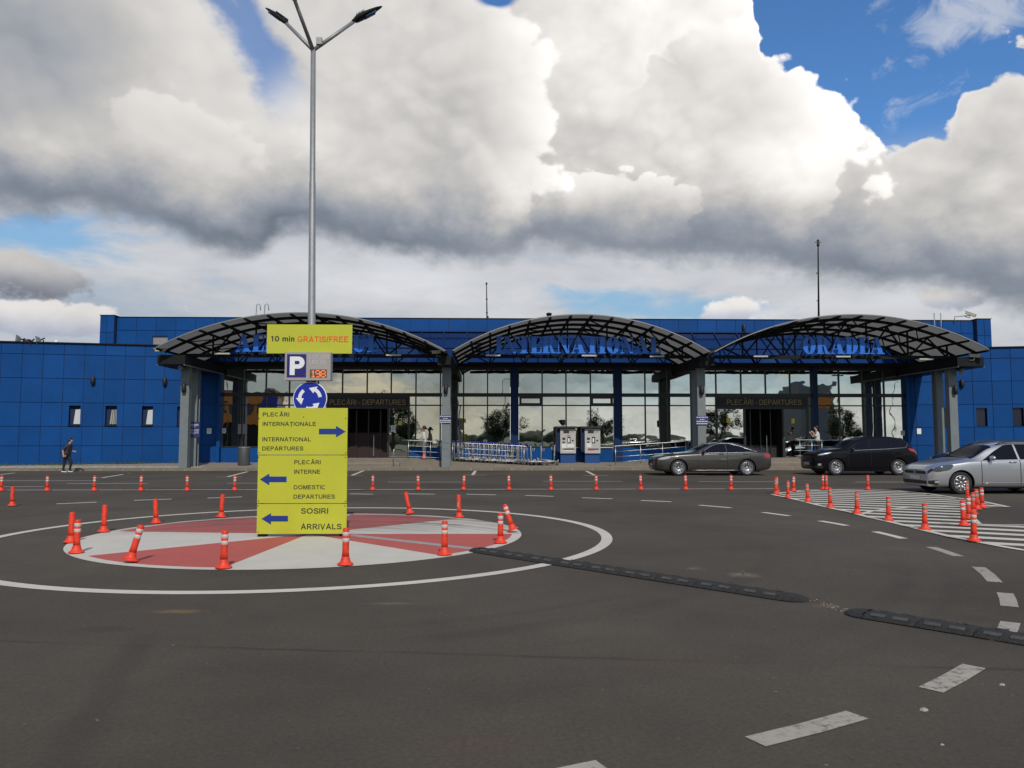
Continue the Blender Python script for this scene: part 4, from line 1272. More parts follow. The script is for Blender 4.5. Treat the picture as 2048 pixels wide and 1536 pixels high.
roof_word('AEROPORTUL', 472, 757, 703.5, 669, 'blue serif lettering AEROPORTUL standing on the left vault beam')
roof_word('INTERNATIONAL', 991, 1321, 706.5, 673, 'blue serif lettering INTERNATIONAL standing on the middle vault beam')
roof_word('ORADEA', 1605, 1768, 708, 674, 'blue serif lettering ORADEA standing on the right vault beam')

# departures boards over the doors
for (a, b_, o0_, o1_), lx0, lx1, lab in ((DOORS[0], 659, 811, 'dark board with gold lettering over the left red doorway'), (DOORS[1], 1454, 1603, 'dark board with gold lettering over the right black doorway')):
    s_ = thing('door_sign', lab, 'sign', ((a + b_) / 2, YF - .12, 3.34))
    mb = MB().use('black'); mb.box(a + .03, YF - .135, 3.34, b_ - .03, YF + .02, 3.838)
    part(mb, 'board', s_)
    mb = MB().use('gold_text'); text_px(mb, 'PLECĂRI - DEPARTURES', lx0, lx1, 809.5, 799, YF - .14, .12)
    part(mb, 'lettering', s_)

# ------------------------------------------------------------------ lamp post carrying the signs
PB = gp(624, 1062); PX_, PY_ = PB.x, 12.95
PX_ = wp(624, 900, PY_).x
top = wp(626.5, 96, PY_)
LP = thing('street_lamp', 'tall galvanised lamp post with three raised arms on the striped island', 'street lamp', (PX_, PY_, 0))
mb = MB().use('galvanised', True)
zs_ = [0, .02, 2.2, 3.2, 3.21, 5.9, 5.91, top.z - .02]; rr = [.085, .085, .078, .074, .062, .052, .047, .042]
mb.tube([(PX_ + (top.x - PX_) * z / top.z, PY_, z) for z in zs_], rr, 14)
mb.lathe([(.16, 0.004), (.16, .03), (.09, .05), (.085, .3)], 16, (PX_, PY_, 0))
part(mb, 'pole', LP)
mb = MB().use('galvanised'); mb.box(top.x + .05, PY_ - .03, top.z + .06, top.x + .15, PY_ + .03, top.z + .18); part(mb, 'junction_box', LP)
mb = MB().use('black'); mb.tube([(PX_ + .09, PY_ - .02, 2.0), (PX_ + .085, PY_ - .02, 3.35), (PX_ + .06, PY_, 3.45)], .016, 6); part(mb, 'cable', LP)


def luminaire(tip_arm, d):               # flat leaf-shaped lamp head along direction d
    d = Vector(d).normalized(); sd_ = d.cross(Vector((0, 0, 1))).normalized(); up_ = sd_.cross(d)
    mb = MB().use('steel_dark', True)
    prof = [(0, .035, .035), (.05, .045, .05), (.10, .10, .065), (.22, .125, .07), (.38, .11, .05), (.52, .075, .035), (.62, .03, .018), (.64, .004, .005)]
    rows = []
    for l, w_, h_ in prof:
        rows.append([tip_arm + d * l + sd_ * (w_ * math.cos(t)) + up_ * (h_ * math.sin(t) * (1.0 if math.sin(t) > 0 else .5)) for t in [i * math.pi / 8 for i in range(16)]])
    mb.grid(rows, close=True); mb.face(range(16)); 
    for k in range(6): mb.bar(tip_arm + d * (.12 + k * .03) - sd_ * .09 + up_ * .06, tip_arm + d * (.12 + k * .03) + sd_ * .09 + up_ * .06, .008, .03)
    mb.use('head_dark'); mb.obox(Matrix.Translation(tip_arm + d * .36 - up_ * .03) @ Matrix(((d.x, sd_.x, up_.x, 0), (d.y, sd_.y, up_.y, 0), (d.z, sd_.z, up_.z, 0), (0, 0, 0, 1))), .22, .13, .02)
    return mb


ends = [wp(572, 46, PY_ + .28), wp(708, 43, PY_ + .20)]
th3 = Vector((top.x - .13, PY_ - .80, top.z + .40))
for e_ in ends + [th3]:
    mb = MB().use('galvanised', True); mb.tube([top + Vector((0, 0, -.04)), e_], [.034, .030], 10); a_ = part(mb, 'arm', LP)
    d = (e_ - top); d.z *= .85
    part(luminaire(e_ - d.normalized() * .03, d), 'lamp_head', LP)


def sheet_sign(mb, x0, y0, x1, y1, Y, th=.02, face='sign_yellow'):   # board face from readings
    A_, B_ = wp(x0, y1, Y), wp(x1, y0, Y)
    mb.use(face); mb.box(A_.x, Y, A_.z, B_.x, Y + th, B_.z)
    return A_, B_


def rivets(mb, pts, Y):
    for x, y in pts:
        p = wp(x, y, Y); mb.lathe([(.009, -.004), (.009, 0)], 8, tuple(p), 'Y', False)


def arrow(mb, x0, x1, xh, ys0, ys1, yh0, yh1, Y):
    pts = [(x0, ys0), (xh, ys0), (xh, yh0), (x1, (yh0 + yh1) / 2), (xh, yh1), (xh, ys1), (x0, ys1)]
    P = [wp(x, y, Y) for x, y in pts]
    mb.prism([(p.x, p.z) for p in P], Y - .0025, Y - .0005)


YB = 12.50
DS = thing('direction_sign', 'tall yellow board with blue arrows for international departures, domestic departures and arrivals', 'sign', tuple(gp(603, 1068)))
for k, (y0, y1, x0, x1) in enumerate(((816, 909.4, 515.5, 695.5), (910.6, 1006.4, 514.2, 694.6), (1007.6, 1068, 513, 693.6))):
    mb = MB(); A_, B_ = sheet_sign(mb, x0, y0, x1, y1, YB)
    mb.use('sign_edge'); mb.box(A_.x + .03, YB + .021, A_.z + .02, A_.x + .06, YB + .05, B_.z - .01); mb.box(B_.x - .06, YB + .021, A_.z + .02, B_.x - .03, YB + .05, B_.z - .01)
    mb.use('ink_dark'); rivets(mb, [(x0 + 3, y0 + (4 if k else 21)), (x1 - 4, y0 + (4 if k else 21)), (x0 + 3, y1 - 4), (x1 - 4, y1 - 4)] + ([(607, 834)] if k == 0 else []), YB)
    pn = part(mb, 'panel', DS)
    tx = lambda t, a, b_, bs, hh: (lambda m: (text_px(m, t, a, b_, bs, bs - hh, YB, .165), part(m, 'lettering', pn)))(MB().use('ink_dark'))
    if k == 0:
        for t, a, b_, bs in (('PLECĂRI', 525.5, 578.5, 832.8), ('INTERNAŢIONALE', 525.2, 632, 851.8), ('INTERNATIONAL', 524.7, 622, 882.6), ('DEPARTURES', 524.4, 606.3, 900.9)):
            tx(t, a, b_, bs, 8.0)
    elif k == 1:
        for t, a, b_, bs in (('PLECĂRI', 588.6, 641.3, 928.5), ('INTERNE', 588.3, 640.6, 947.6), ('DOMESTIC', 587.5, 651, 978.6), ('DEPARTURES', 587, 669.6, 997.4)):
            tx(t, a, b_, bs, 8.2)
    else:
        for t, a, b_, bs in (('SOSIRI', 602, 656.3, 1027.4), ('ARRIVALS', 601.6, 682.8, 1058.8)): tx(t, a, b_, bs, 11.0)
    mb = MB().use('arrow_blue')
    if k == 0: arrow(mb, 638, 691.4, 672, 857.4, 868.7, 851.6, 874.9, YB)
    elif k == 1: arrow(mb, 573.3, 519.7, 538.8, 953, 964.4, 947, 970.6, YB)
    else: arrow(mb, 576, 522.8, 542, 1031.5, 1043, 1026, 1049.3, YB)
    part(mb, 'arrow', pn)
for x, fx0, fx1 in ((522, 514, 530), (686, 678, 692)):
    mb = MB().use('steel_dark'); p = wp(x, 1060, YB); mb.box(p.x - .03, YB + .055, .006, p.x + .03, YB + .11, 1.95)
    mb.box(wp(fx0, 1060, YB).x, YB + .03, .006, wp(fx1, 1060, YB).x, YB + .16, .04)
    part(mb, 'post', DS)

Yf = 12.70
FS = thing('free_parking_sign', 'yellow board reading 10 min GRATIS/FREE high on the lamp post', 'sign', tuple(wp(619, 707, Yf)))
mb = MB(); A_, B_ = sheet_sign(mb, 533.2, 649.3, 704.6, 706.6, Yf)
mb.use('sign_edge'); mb.box(A_.x + .3, Yf + .021, A_.z + .1, B_.x - .3, Yf + .05, A_.z + .14); mb.box(A_.x + .3, Yf + .021, B_.z - .14, B_.x - .3, Yf + .05, B_.z - .1)
part(mb, 'board', FS)
mb = MB().use('ink_dark'); text_px(mb, '10 min', 541.5, 588.8, 682.8, 671.8, Yf, .175); part(mb, 'lettering', FS, 'dark lettering 10 min')
mb = MB().use('ink_red'); text_px(mb, 'GRATIS/FREE', 594.6, 696.3, 683.9, 672.4, Yf, .175); part(mb, 'lettering', FS, 'red lettering GRATIS/FREE')

Yp = 12.55
PS = thing('parking_display', 'grey box with white P on blue and an orange count of free spaces', 'sign', tuple(wp(616, 761, Yp)))
mb = MB(); A_, B_ = sheet_sign(mb, 569, 704.6, 661.6, 760.4, Yp, .16, 'box_grey'); part(mb, 'housing', PS)
mb = MB().use('p_blue'); a, b_ = wp(573.4, 754.6, Yp), wp(612.8, 708.4, Yp); mb.box(a.x, Yp - .004, a.z, b_.x, Yp - .0005, b_.z); pq = part(mb, 'panel', PS, 'dark blue square')
mb = MB().use('sign_white'); text_px(mb, 'P', 579.2, 608.8, 750, 713, Yp - .005, .235); part(mb, 'lettering', pq)
mb = MB().use('pale_text'); text_px(mb, 'LOCURI', 618.2, 657.6, 717.6, 708.8, Yp - .001, .12); part(mb, 'lettering', PS); mb = MB().use('pale_text'); text_px(mb, 'LIBERE', 618.2, 654, 728.2, 719.6, Yp - .001, .12); part(mb, 'lettering', PS)
mb = MB().use('led_back'); a, b_ = wp(619.6, 755.4, Yp), wp(654, 739, Yp); mb.box(a.x, Yp - .004, a.z, b_.x, Yp - .0005, b_.z); ds = part(mb, 'display', PS)
mb = MB().use('led')
FONT5 = {'1': ['00100', '01100', '00100', '00100', '00100', '00100', '01110'], '9': ['01110', '10001', '10001', '01111', '00001', '00001', '01110'], '8': ['01110', '10001', '10001', '01110', '10001', '10001', '01110']}
x = 622.5
for c_ in '198':
    for r_, line in enumerate(FONT5[c_]):
        for q, bit in enumerate(line):
            if bit == '1':
                p = wp(x + q * 2.05, 740.6 + r_ * 2.05, Yp); mb.box(p.x - .0075, Yp - .007, p.z - .0165, p.x + .0075, Yp - .0045, p.z + .0005)
    x += 10.8 if c_ != '1' else 9.2
part(mb, 'lettering', ds)

Yr = 12.62
rc = wp(620, 797, Yr); rr_ = (wp(654, 797, Yr) - rc).x
RS = thing('roundabout_sign', 'round blue sign with three white arrows circling anticlockwise', 'sign', (rc.x, Yr, rc.z - rr_))
mb = MB().use('sign_white'); mb.lathe([(rr_ - .01, .0), (rr_, .003), (rr_, .018), (.05, .02)], 48, tuple(rc), 'Y', False); part(mb, 'rim', RS)
mb = MB().use('sign_blue'); mb.lathe([(rr_ * .955, -.004), (rr_ * .955, -.0005)], 48, tuple(rc), 'Y', False); dk = part(mb, 'disc', RS)
mb = MB().use('sign_white')
for k in range(3):
    a0 = R(8 + 120 * k); ri, ro = rr_ * .50, rr_ * .70
    rows = [[(rc.x + q * math.cos(a0 + R(50) * i / 10), rc.z + q * math.sin(a0 + R(50) * i / 10)) for q in (ri, ro)] for i in range(11)]
    for i in range(10): mb.prism([rows[i][0], rows[i][1], rows[i + 1][1], rows[i + 1][0]], Yr - .0075, Yr - .0045)
    e_ = a0 + R(50); tp = e_ + R(38)
    P2 = lambda q, a: (rc.x + q * math.cos(a), rc.z + q * math.sin(a))
    mb.prism([P2(rr_ * .36, e_), P2(rr_ * .84, e_), P2(rr_ * .62, tp)], Yr - .0078, Yr - .0042)
part(mb, 'arrow', dk)
mb = MB().use('steel_dark'); mb.box(rc.x - .12, Yr + .021, rc.z + rr_ * .55, rc.x + .12, PY_ - .05, rc.z + rr_ * .55 + .03); mb.box(rc.x - .07, Yr + .021, rc.z + rr_ - .02, rc.x + .07, Yr + .1, rc.z + rr_ + .06)
part(mb, 'bracket', RS)

# cable cover across the island, rubber bump
A_, B_ = gp(706, 1072), gp(947, 1099)
mb = MB().use('conduit'); d = (B_ - A_).normalized(); nn = Vector((-d.y, d.x, 0))
mb.grid([[A_ + d * t * (B_ - A_).length + nn * w_ + Vector((0, 0, h_)) for w_, h_ in ((-.055, .006), (-.03, .024), (.03, .024), (.055, .006))] for t in [i / 12 for i in range(13)]], smooth=False)
tag(mb.build('cable_cover'), 'thin grey cable cover running from the yellow board to the rubber bump', 'cable cover')


def rubber_bump(p, q, label, capq=True):
    P, Q = gp(*p), gp(*q); d = (Q - P); L_ = d.length; d.normalize(); n_ = Vector((-d.y, d.x, 0))
    root = thing('speed_bump', label, 'speed bump', (P.x, P.y, 0), 'black rubber speed bumps')
    prof = [(-.165, .006), (-.15, .016), (-.10, .038), (-.05, .046), (.05, .046), (.10, .038), (.15, .016), (.165, .006)]
    cap = .20
    n_mod = max(1, round((L_ - 2 * cap) / .5)); ml = (L_ - 2 * cap) / n_mod
    random.seed(int(L_ * 100))
    for i in range(n_mod):
        mb = MB().use('rubber', True); a, b_ = cap + i * ml + .004, cap + (i + 1) * ml - .004
        rows = []
        for j in range(13):
            t = a + (b_ - a) * j / 12; g_ = 1 if j % 3 else .90
            rows.append([P + d * t + n_ * w_ + Vector((0, 0, .003 + h_ * (g_ if abs(w_) < .12 else 1) * random.uniform(.97, 1.03))) for w_, h_ in prof])
        mb.grid(rows); mb.face(range(8)); mb.face(range(len(mb.v) - 8, len(mb.v)))
        mb.use('rubber_worn')
        for s_ in (-1, 1):
            for j in range(2):
                c_ = P + d * (a + ml * (.28 + .42 * j)) + n_ * (s_ * .105) + Vector((0, 0, .040)); mb.obox(Matrix.Translation(c_) @ Matrix.Rotation(math.atan2(d.y, d.x), 4, 'Z') @ Matrix.Rotation(s_ * -.45, 4, 'X'), .12, .04, .010)
        part(mb, 'bump_module', root)
    for e_ in (0, 1):
        mb = MB().use('rubber', True); rows = []
        for j in range(8):
            u = j / 7; k_ = math.sqrt(max(0.0, 1 - (1 - u) ** 2)) if j else .05
            t = u * cap if e_ == 0 else L_ - u * cap
            rows.append([P + d * t + n_ * (w_ * max(.15, k_)) + Vector((0, 0, .004 + h_ * k_)) for w_, h_ in prof])
        mb.grid(rows); part(mb, 'end_cap', root)
    return root


rubber_bump((944, 1100), (1617, 1203.5), 'long black rubber speed bump reaching from the striped island out to the lane')
rubber_bump((1691, 1224.5), (2150, 1299), 'black rubber speed bump at the right edge crossing a white dash')

# ------------------------------------------------------------------ orange flexible posts
def bollard(bands):
    r_ = bpy.data.objects.new('orange_bollard', None); COL.objects.link(r_)
    mb = MB().use('orange', True); mb.lathe([(.098, 0.0), (.098, .012), (.088, .018), (.064, .036), (.053, .075), (.047, .10)], 24); mb.build('base', r_)
    mb = MB().use('orange', True); mb.lathe([(.0465, .10), (.041, .16), (.040, .425), (.037, .438), (.030, .442), (.028, .43), (.01, .425)], 24); p_ = mb.build('post', r_)
    for z in ((.275, .35) if bands else ()):
        mb = MB().use(bands, True); mb.lathe([(.0405, z), (.0422, z + .002), (.0422, z + .043), (.0405, z + .045)], 24); mb.build('reflective_band', p_)
    return r_


protos = {}
GRP_I, GRP_R, GRP_H = 'orange posts round the striped island', 'row of orange posts along the far white line', 'orange posts on the hatched triangle'


def put_bollard(px, py, label, group, bands='band', tilt=0.0, lean=0.0, rz=0.0, s=1.0):
    key = bands
    if key not in protos: protos[key] = o = bollard(bands)
    else: o = copy_tree(protos[key])
    g_ = gp(px, py); up_ = abs(math.sin(R(tilt))) * .10
    o.location = (g_.x, g_.y, .0125 + up_); o.rotation_euler = (R(lean), R(tilt), R(rz)); o.scale = (s, s, s)
    tag(o, label, 'bollard', group)
    return o


isl_list = [(152.5, 1107, 'band', 1, 'orange post with two silver bands at the left tip of the striped island'),
            (141, 1086, None, 1.5, 'plain orange post half hidden behind the banded one at the island left tip'),
            (207, 1065, None, 1, 'plain orange post at the left rear of the island where white meets red'),
            (312, 1048, None, -3, 'plain orange post on the rear rim of the island, slightly leaning left'),
            (442, 1035.5, None, 3, 'plain orange post with a raised dark foot just left of the yellow board'),
            (260, 1126, 'band', 15, 'banded orange post leaning right with its foot torn up, front left of island'),
            (447, 1137.5, 'band', 1, 'upright banded orange post at the front of the island on the red wedge'),
            (690.6, 1131, 'band', .5, 'banded orange post in front of the right corner of the yellow board'),
            (889, 1110.5, 'band', 0, 'banded orange post beside the thin grey cable cover'),
            (1001, 1087, 'band', 0, 'upright banded orange post just left of the leaning one, right end of island'),
            (1026, 1065, 'band', -19, 'banded orange post leaning left at the right tip of the island'),
            (918.5, 1035.8, 'band_patch', -2, 'orange post with one pale scuffed patch at the right rear of the island'),
            (820, 1030, None, -13, 'plain orange post leaning left behind the island, right of the yellow board'),
            (24, 1012.5, 'band_patch', 0, 'lone orange post with a pale patch near the left edge of the photo')]


def bollard_patch():
    r_ = bollard(None)
    p_ = [c_ for c_ in kids(r_) if c_.name.startswith('post')][0]
    mb = MB().use('band_dull', True)
    mb.grid([[(.0418 * math.cos(a), .0418 * math.sin(a), z + .012 * math.sin(3 * a)) for a in [R(-150 + 8 * i) for i in range(8)]] for z in (.20, .24, .285)]); mb.build('reflective_band', p_)
    return r_


for x, y, bd, tl, lab in isl_list:
    if bd == 'band_patch' and bd not in protos:
        protos[bd] = bollard_patch(); o = protos[bd]; g_ = gp(x, y); o.location = (g_.x, g_.y, .0125); o.rotation_euler = (0, R(tl), 0); tag(o, lab, 'bollard', GRP_I)
    else: put_bollard(x, y, lab, GRP_I, bd, tl, rz=random.uniform(-20, 20))
ordn = ['first', 'second', 'third', 'fourth', 'fifth', 'sixth', 'seventh', 'eighth', 'ninth', 'tenth']
for i, x in enumerate((2, 94, 188, 281.5, 374, 469)):
    put_bollard(x, 982.2 - x * .0018, f'banded orange post on the far white line, {ordn[i]} from the left edge', GRP_R, 'band', random.uniform(-2.2, 2.2), random.uniform(-2, 2))
for i, x in enumerate((745, 836.5, 927, 1018, 1102, 1192.6, 1282, 1371.6, 1462)):
    put_bollard(x, 980.6 - (x - 700) * .001, f'banded orange post on the far white line, {ordn[i]} to the right of the yellow board', GRP_R, 'band', random.uniform(-2.5, 2.5), random.uniform(-2, 2))
for x, y, bd, lab in [(1554, 985.5, 'band', 'rear of the two overlapping orange posts at the left tip of the hatching'), (1552, 989.5, 'band_dull', 'front of the two overlapping orange posts at the left tip of the hatching'),
                      (1576, 996.5, 'band_dull', 'orange post on the front edge of the hatching, nearest to its left tip'), (1587, 983.5, 'band', 'orange post on the rear edge of the hatching near its left tip'),
                      (1616, 1004.8, 'band_dull', 'orange post on the front edge of the hatching below the rear twin posts'), (1646.5, 980, 'band', 'left of the twin orange posts behind the hatching'),
                      (1653.5, 980.4, 'band_dull', 'right of the twin orange posts behind the hatching'), (1661, 1016, 'band_dull', 'orange post midway along the left half of the front hatching edge'),
                      (1736, 979.8, 'band_dull', 'single orange post behind the hatching in front of the black car'), (1714, 1028, 'band_dull', 'orange post on the front hatching edge where a curved white line starts'),
                      (1777, 1042, 'band_dull', 'orange post in the middle of the front hatching edge'), (1850, 1060, 'band_dull', 'orange post on the front hatching edge, second from its near right end'),
                      (1948, 1084, 'band', 'nearest orange post of the hatching, on its front edge at the right'), (1928, 1052.7, 'band', 'leftmost post of the clump at the right end of the hatching'),
                      (1936, 1001, 'band_dull', 'farthest post of the clump, right by the silver car front wheel'), (1938, 1039, 'band', 'post in the clump directly right of its leftmost one'),
                      (1946.5, 1029, 'band_dull', 'middle post of the clump at the right end of the hatching'), (1954.5, 1019.5, 'band_dull', 'post of the clump second from its right end'),
                      (1964.5, 1015.7, 'band', 'rightmost post of the clump at the right end of the hatching')]:
    put_bollard(x, y, lab, GRP_H, bd, random.uniform(-2.2, 2.2), random.uniform(-2, 2))

# ------------------------------------------------------------------ cars
def pchip(xs, ys):
    xs, ys = np.array(xs, float), np.array(ys, float); h = np.diff(xs); d = np.diff(ys) / h; m = np.zeros_like(ys)
    for i in range(1, len(xs) - 1):
        if d[i - 1] * d[i] > 0:
            w1_, w2_ = 2 * h[i] + h[i - 1], h[i] + 2 * h[i - 1]; m[i] = (w1_ + w2_) / (w1_ / d[i - 1] + w2_ / d[i])
    m[0], m[-1] = d[0], d[-1]

    def f(x):
        i = int(min(max(np.searchsorted(xs, x) - 1, 0), len(h) - 1)); t = (min(max(x, xs[0]), xs[-1]) - xs[i]) / h[i]
        return float((1 + 2 * t) * (1 - t) ** 2 * ys[i] + t * (1 - t) ** 2 * h[i] * m[i] + t * t * (3 - 2 * t) * ys[i + 1] + t * t * (t - 1) * h[i] * m[i + 1])
    return f


class CarShape:
    def __init__(s, L_, X, zt, zb, w, wt, zlo):
        s.L = L_; s.zt, s.zb, s.w, s.wt, s.zl = (pchip(X, a) for a in (zt, zb, w, wt, zlo))

    def ring(s, x):                      # eleven control points of half a section, underside to roof centre
        zt, zb, w, wt, zl = s.zt(x), s.zb(x), s.w(x), s.wt(x), s.zl(x)
        zr = zb + (zt - zb) * .86; hz = zb - zl
        return [(0, zl), (w * .86, zl), (w * .965, zl + .05), (w * .995, zl + .30 * hz), (w * 1.0, zl + .66 * hz), (w * .985, zb - .055), (w * .950, zb),
                ((w * .95 * .45 + wt * .55) + .015, zb + (zr - zb) * .52), (wt, zr), (wt * .70, zb + (zt - zb) * .975), (0, zt)]

    def S(s, x, t, off=0.0, side=1):     # surface point, t 0..10
        P = s.ring(x); i = int(min(max(math.floor(t), 0), 9)); u = t - i
        p0, p1, p2, p3 = (np.array(P[max(i - 1, 0)]), np.array(P[i]), np.array(P[i + 1]), np.array(P[min(i + 2, 10)]))
        if i == 0: p0 = np.array([-P[1][0], P[1][1]])
        if i == 9: p3 = np.array([-P[9][0], P[9][1]])
        if i in (1,): p0 = p1
        q = .5 * ((2 * p1) + (-p0 + p2) * u + (2 * p0 - 5 * p1 + 4 * p2 - p3) * u * u + (-p0 + 3 * p1 - 3 * p2 + p3) * u ** 3)
        v_ = Vector((x, side * q[0], q[1]))
        if off:
            e_ = .02
            a = s.S(min(x + e_, s.L), t, 0, side) - s.S(max(x - e_, 0), t, 0, side)
            b_ = s.S(x, min(t + .05, 10), 0, side) - s.S(x, max(t - .05, 0), 0, side)
            n_ = a.cross(b_) * side
            if n_.length > 1e-9:
                n_.normalize(); v_ += n_ * off * (1 if n_.dot(Vector((0, side, .35))) > 0 else -1)
        return v_


def patch(C, mat_, xs, tlo, thi, nt=8, off=.006, sides=(1, -1), both=False):
    """skin laid on the body between two curves; xs list, tlo/thi functions or numbers"""
    out = []
    f = lambda q, x: q(x) if callable(q) else q
    for sd_ in sides:
        mb = MB().use(mat_, True)
        rows = []
        for x in xs:
            r_ = [C.S(x, f(tlo, x) + (f(thi, x) - f(tlo, x)) * k / nt, off, sd_) for k in range(nt + 1)]
            if both: r_ = r_ + [Vector((p.x, -p.y, p.z)) for p in r_[::-1][1:]]
            rows.append(r_)
        mb.grid(rows)
        out.append(mb)
        if both: break
    return out


def lsp(a, b_, n): return [a + (b_ - a) * i / (n - 1) for i in range(n)]


def wheel(root, x, y, r, side, rim_r, spokes, name='wheel', twin=False, cover=False):
    w_ = .20
    mb = MB().use('tyre', True)
    c_ = (x, y, r)
    mb.lathe([(rim_r, -w_ / 2 * side), (rim_r + .02, -w_ / 2 * side), (r - .03, -w_ / 2 * side), (r - .005, -w_ / 2 * .75 * side), (r, 0), (r - .005, w_ / 2 * .75 * side), (r - .03, w_ / 2 * side), (rim_r + .015, w_ / 2 * side), (rim_r, w_ / 2 * .8 * side)], 40, c_, 'Y')
    mb.use('wheel_dark'); mb.lathe([(rim_r, w_ * .12 * side), (.01, w_ * .12 * side)], 32, c_, 'Y', False)
    wh = mb.build(name, root)
    mb = MB().use('alloy', True)
    yo = y + side * w_ * .42
    mb.lathe([(rim_r + .004, w_ * .44 * side), (rim_r + .002, w_ * .50 * side), (rim_r - .022, w_ * .47 * side), (rim_r - .03, w_ * .30 * side)], 40, c_, 'Y')
    mb.lathe([(.055, w_ * .36 * side), (.05, w_ * .44 * side), (.02, w_ * .46 * side), (.001, w_ * .46 * side)], 16, c_, 'Y')
    for k in range(spokes):
        a = 2 * math.pi * k / spokes + .2
        for da in ((-.15, .15) if twin else (0,)):
            p = Vector((x + .045 * math.cos(a + da * 2), yo, r + .045 * math.sin(a + da * 2))); q = Vector((x + (rim_r - .012) * math.cos(a + da * 2.2), yo + .004 * side, r + (rim_r - .012) * math.sin(a + da * 2.2)))
            mb.bar(p, q, .024 if twin else (.072 if cover else .045), .02, up=(0, 1, 0)) if True else None
    mb.build('rim', wh)
    return wh


def cutter(x, r, y0, y1):
    mb = MB().use('paint_black').use('trim_black'); mb.lathe([(r, y0), (r, y1)], 40, (x, 0, r_cut[0]), 'Y', False)
    return mb


r_cut = [0.33]


def make_car(name, label, cat, C, paint_, wheels, r, rim_r, spec, group=None):
    root = thing(name, label, cat, (0, 0, 0), group)
    mb = MB().use(paint_, True)
    L_ = C.L
    xs = [0, .012, .03, .06, .1, .15] + lsp(.2, L_ - .2, 66) + [L_ - .15, L_ - .1, L_ - .06, L_ - .03, L_ - .012, L_]
    ts = [i * .25 for i in range(41)]
    rows = []
    for x in xs:
        h_ = [C.S(x, t) for t in ts]
        rows.append(h_ + [Vector((p.x, -p.y, p.z)) for p in h_[-2:0:-1]])
    mb.grid(rows, close=True); n = len(rows[0])
    mb.face(list(range(n))); mb.face([len(rows) * n - n + k for k in range(n)][::-1])
    mb.mats.append('trim_black')
    body = mb.build('body', root)
    r_cut[0] = r
    cuts = []
    for x in wheels:
        for y0, y1 in ((C.w(x) - .30, C.w(x) + .2), (-C.w(x) - .2, -C.w(x) + .30)):
            cm = MB(); cm.mats = [paint_, 'trim_black']; cm.m = 1
            cm.lathe([(r + .055, y0), (r + .055, y1)], 36, (x, 0, r), 'Y', False)
            co = cm.build('cutter'); cuts.append(co)
            md_ = body.modifiers.new('arch', 'BOOLEAN'); md_.operation = 'DIFFERENCE'; md_.object = co; md_.solver = 'EXACT'
    bpy.context.view_layer.update()
    dg = bpy.context.evaluated_depsgraph_get()
    me = bpy.data.meshes.new_from_object(body.evaluated_get(dg))
    body.modifiers.clear(); body.data = me
    for co in cuts: bpy.data.objects.remove(co)
    try: me.set_sharp_from_angle(angle=R(40))
    except Exception: pass
    for x in wheels:
        for sd_ in (1, -1): wheel(root, x, sd_ * (C.w(x) - .115), r, sd_, rim_r, spec['spokes'], twin=spec.get('twin', False), cover=spec.get('cover', False))
    # glass
    for nm, (a, b_), (lo, hi) in spec['windows']:
        xs_ = lsp(a, b_, 24)
        for m_ in patch(C, 'car_glass', xs_, lo, hi, 6, .005): m_.build('side_window', root)
    for nm, a, b_, t0 in spec['screens']:
        for m_ in patch(C, 'car_glass', lsp(a, b_, 14), t0, 10, 8, .005, (1,), True): m_.build(nm, root)
    # light trim
    for m_, pts in spec.get('lines', []):
        for sd_ in (1, -1):
            mb = MB().use(m_, True); mb.tube([C.S(x, t, .007, sd_) for x, t in pts], .011 if m_ != 'trim_black' else .006, 6); mb.build('trim_strip' if m_ != 'trim_black' else 'door_seam', body)
    for sd_ in (1, -1):
        for x in spec['handles']:
            mb = MB().use(spec.get('handle_mat', paint_), True); p = C.S(x, 5.0, .012, sd_); mb.bar(p - Vector((.10, 0, 0)), p + Vector((.10, 0, .005)), .025, .032); mb.build('door_handle', root)
        xm, tm = spec['mirror']; p = C.S(xm, tm, 0, sd_)
        mb = MB().use(spec.get('mirror_mat', paint_), True)
        c_ = p + Vector((.03, sd_ * .13, .05))
        rows = []
        for k in range(7):
            a = -math.pi / 2 + math.pi * k / 6; rr__ = max(.02, math.cos(a))
            rows.append([(c_.x + .055 * math.sin(a) * 1.2, c_.y + .115 * rr__ * math.cos(q), c_.z + .075 * rr__ * math.sin(q)) for q in [i * math.pi / 6 for i in range(12)]])
        mb.grid(rows, close=True); mb.face(range(12)); mb.face(range(len(mb.v) - 12, len(mb.v)))
        mb.use('trim_black'); mb.bar(p - Vector((0, sd_ * .02, 0)), c_ - Vector((0, sd_ * .06, .04)), .05, .03)
        mb.build('mirror', root)
    for nm, m_, (a, b_), (lo, hi) in spec['lamps']:
        for q in patch(C, m_, lsp(a, b_, 12), lo, hi, 6, .006): q.build(nm, root)
    for nm, m_, (a, b_), (lo, hi) in spec.get('front', []):
        for q in patch(C, m_, lsp(a, b_, 8), lo, hi, 4, .006): q.build(nm, root)
    for nm, m_, (y0, z0, y1, z1), d_ in spec.get('nose', []):
        mb = MB().use(m_); mb.box(-d_, y0, z0, .02, y1, z1); mb.build(nm, root)
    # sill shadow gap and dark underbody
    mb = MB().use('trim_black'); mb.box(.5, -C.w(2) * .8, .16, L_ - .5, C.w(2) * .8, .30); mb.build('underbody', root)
    return root


lens = lambda c_, a: (lambda x: c_[0] + (c_[1] - c_[0]) * 0)


def eye(a, b_, t0, t1, pw=1.0):          # pointed-oval bounds for a window or a lamp
    m_ = (t0 + t1) / 2
    return (lambda x: t0 + (m_ - t0) * abs(2 * (x - a) / (b_ - a) - 1) ** 4, lambda x: t1 - (t1 - m_) * abs(2 * (x - a) / (b_ - a) - 1) ** 4)


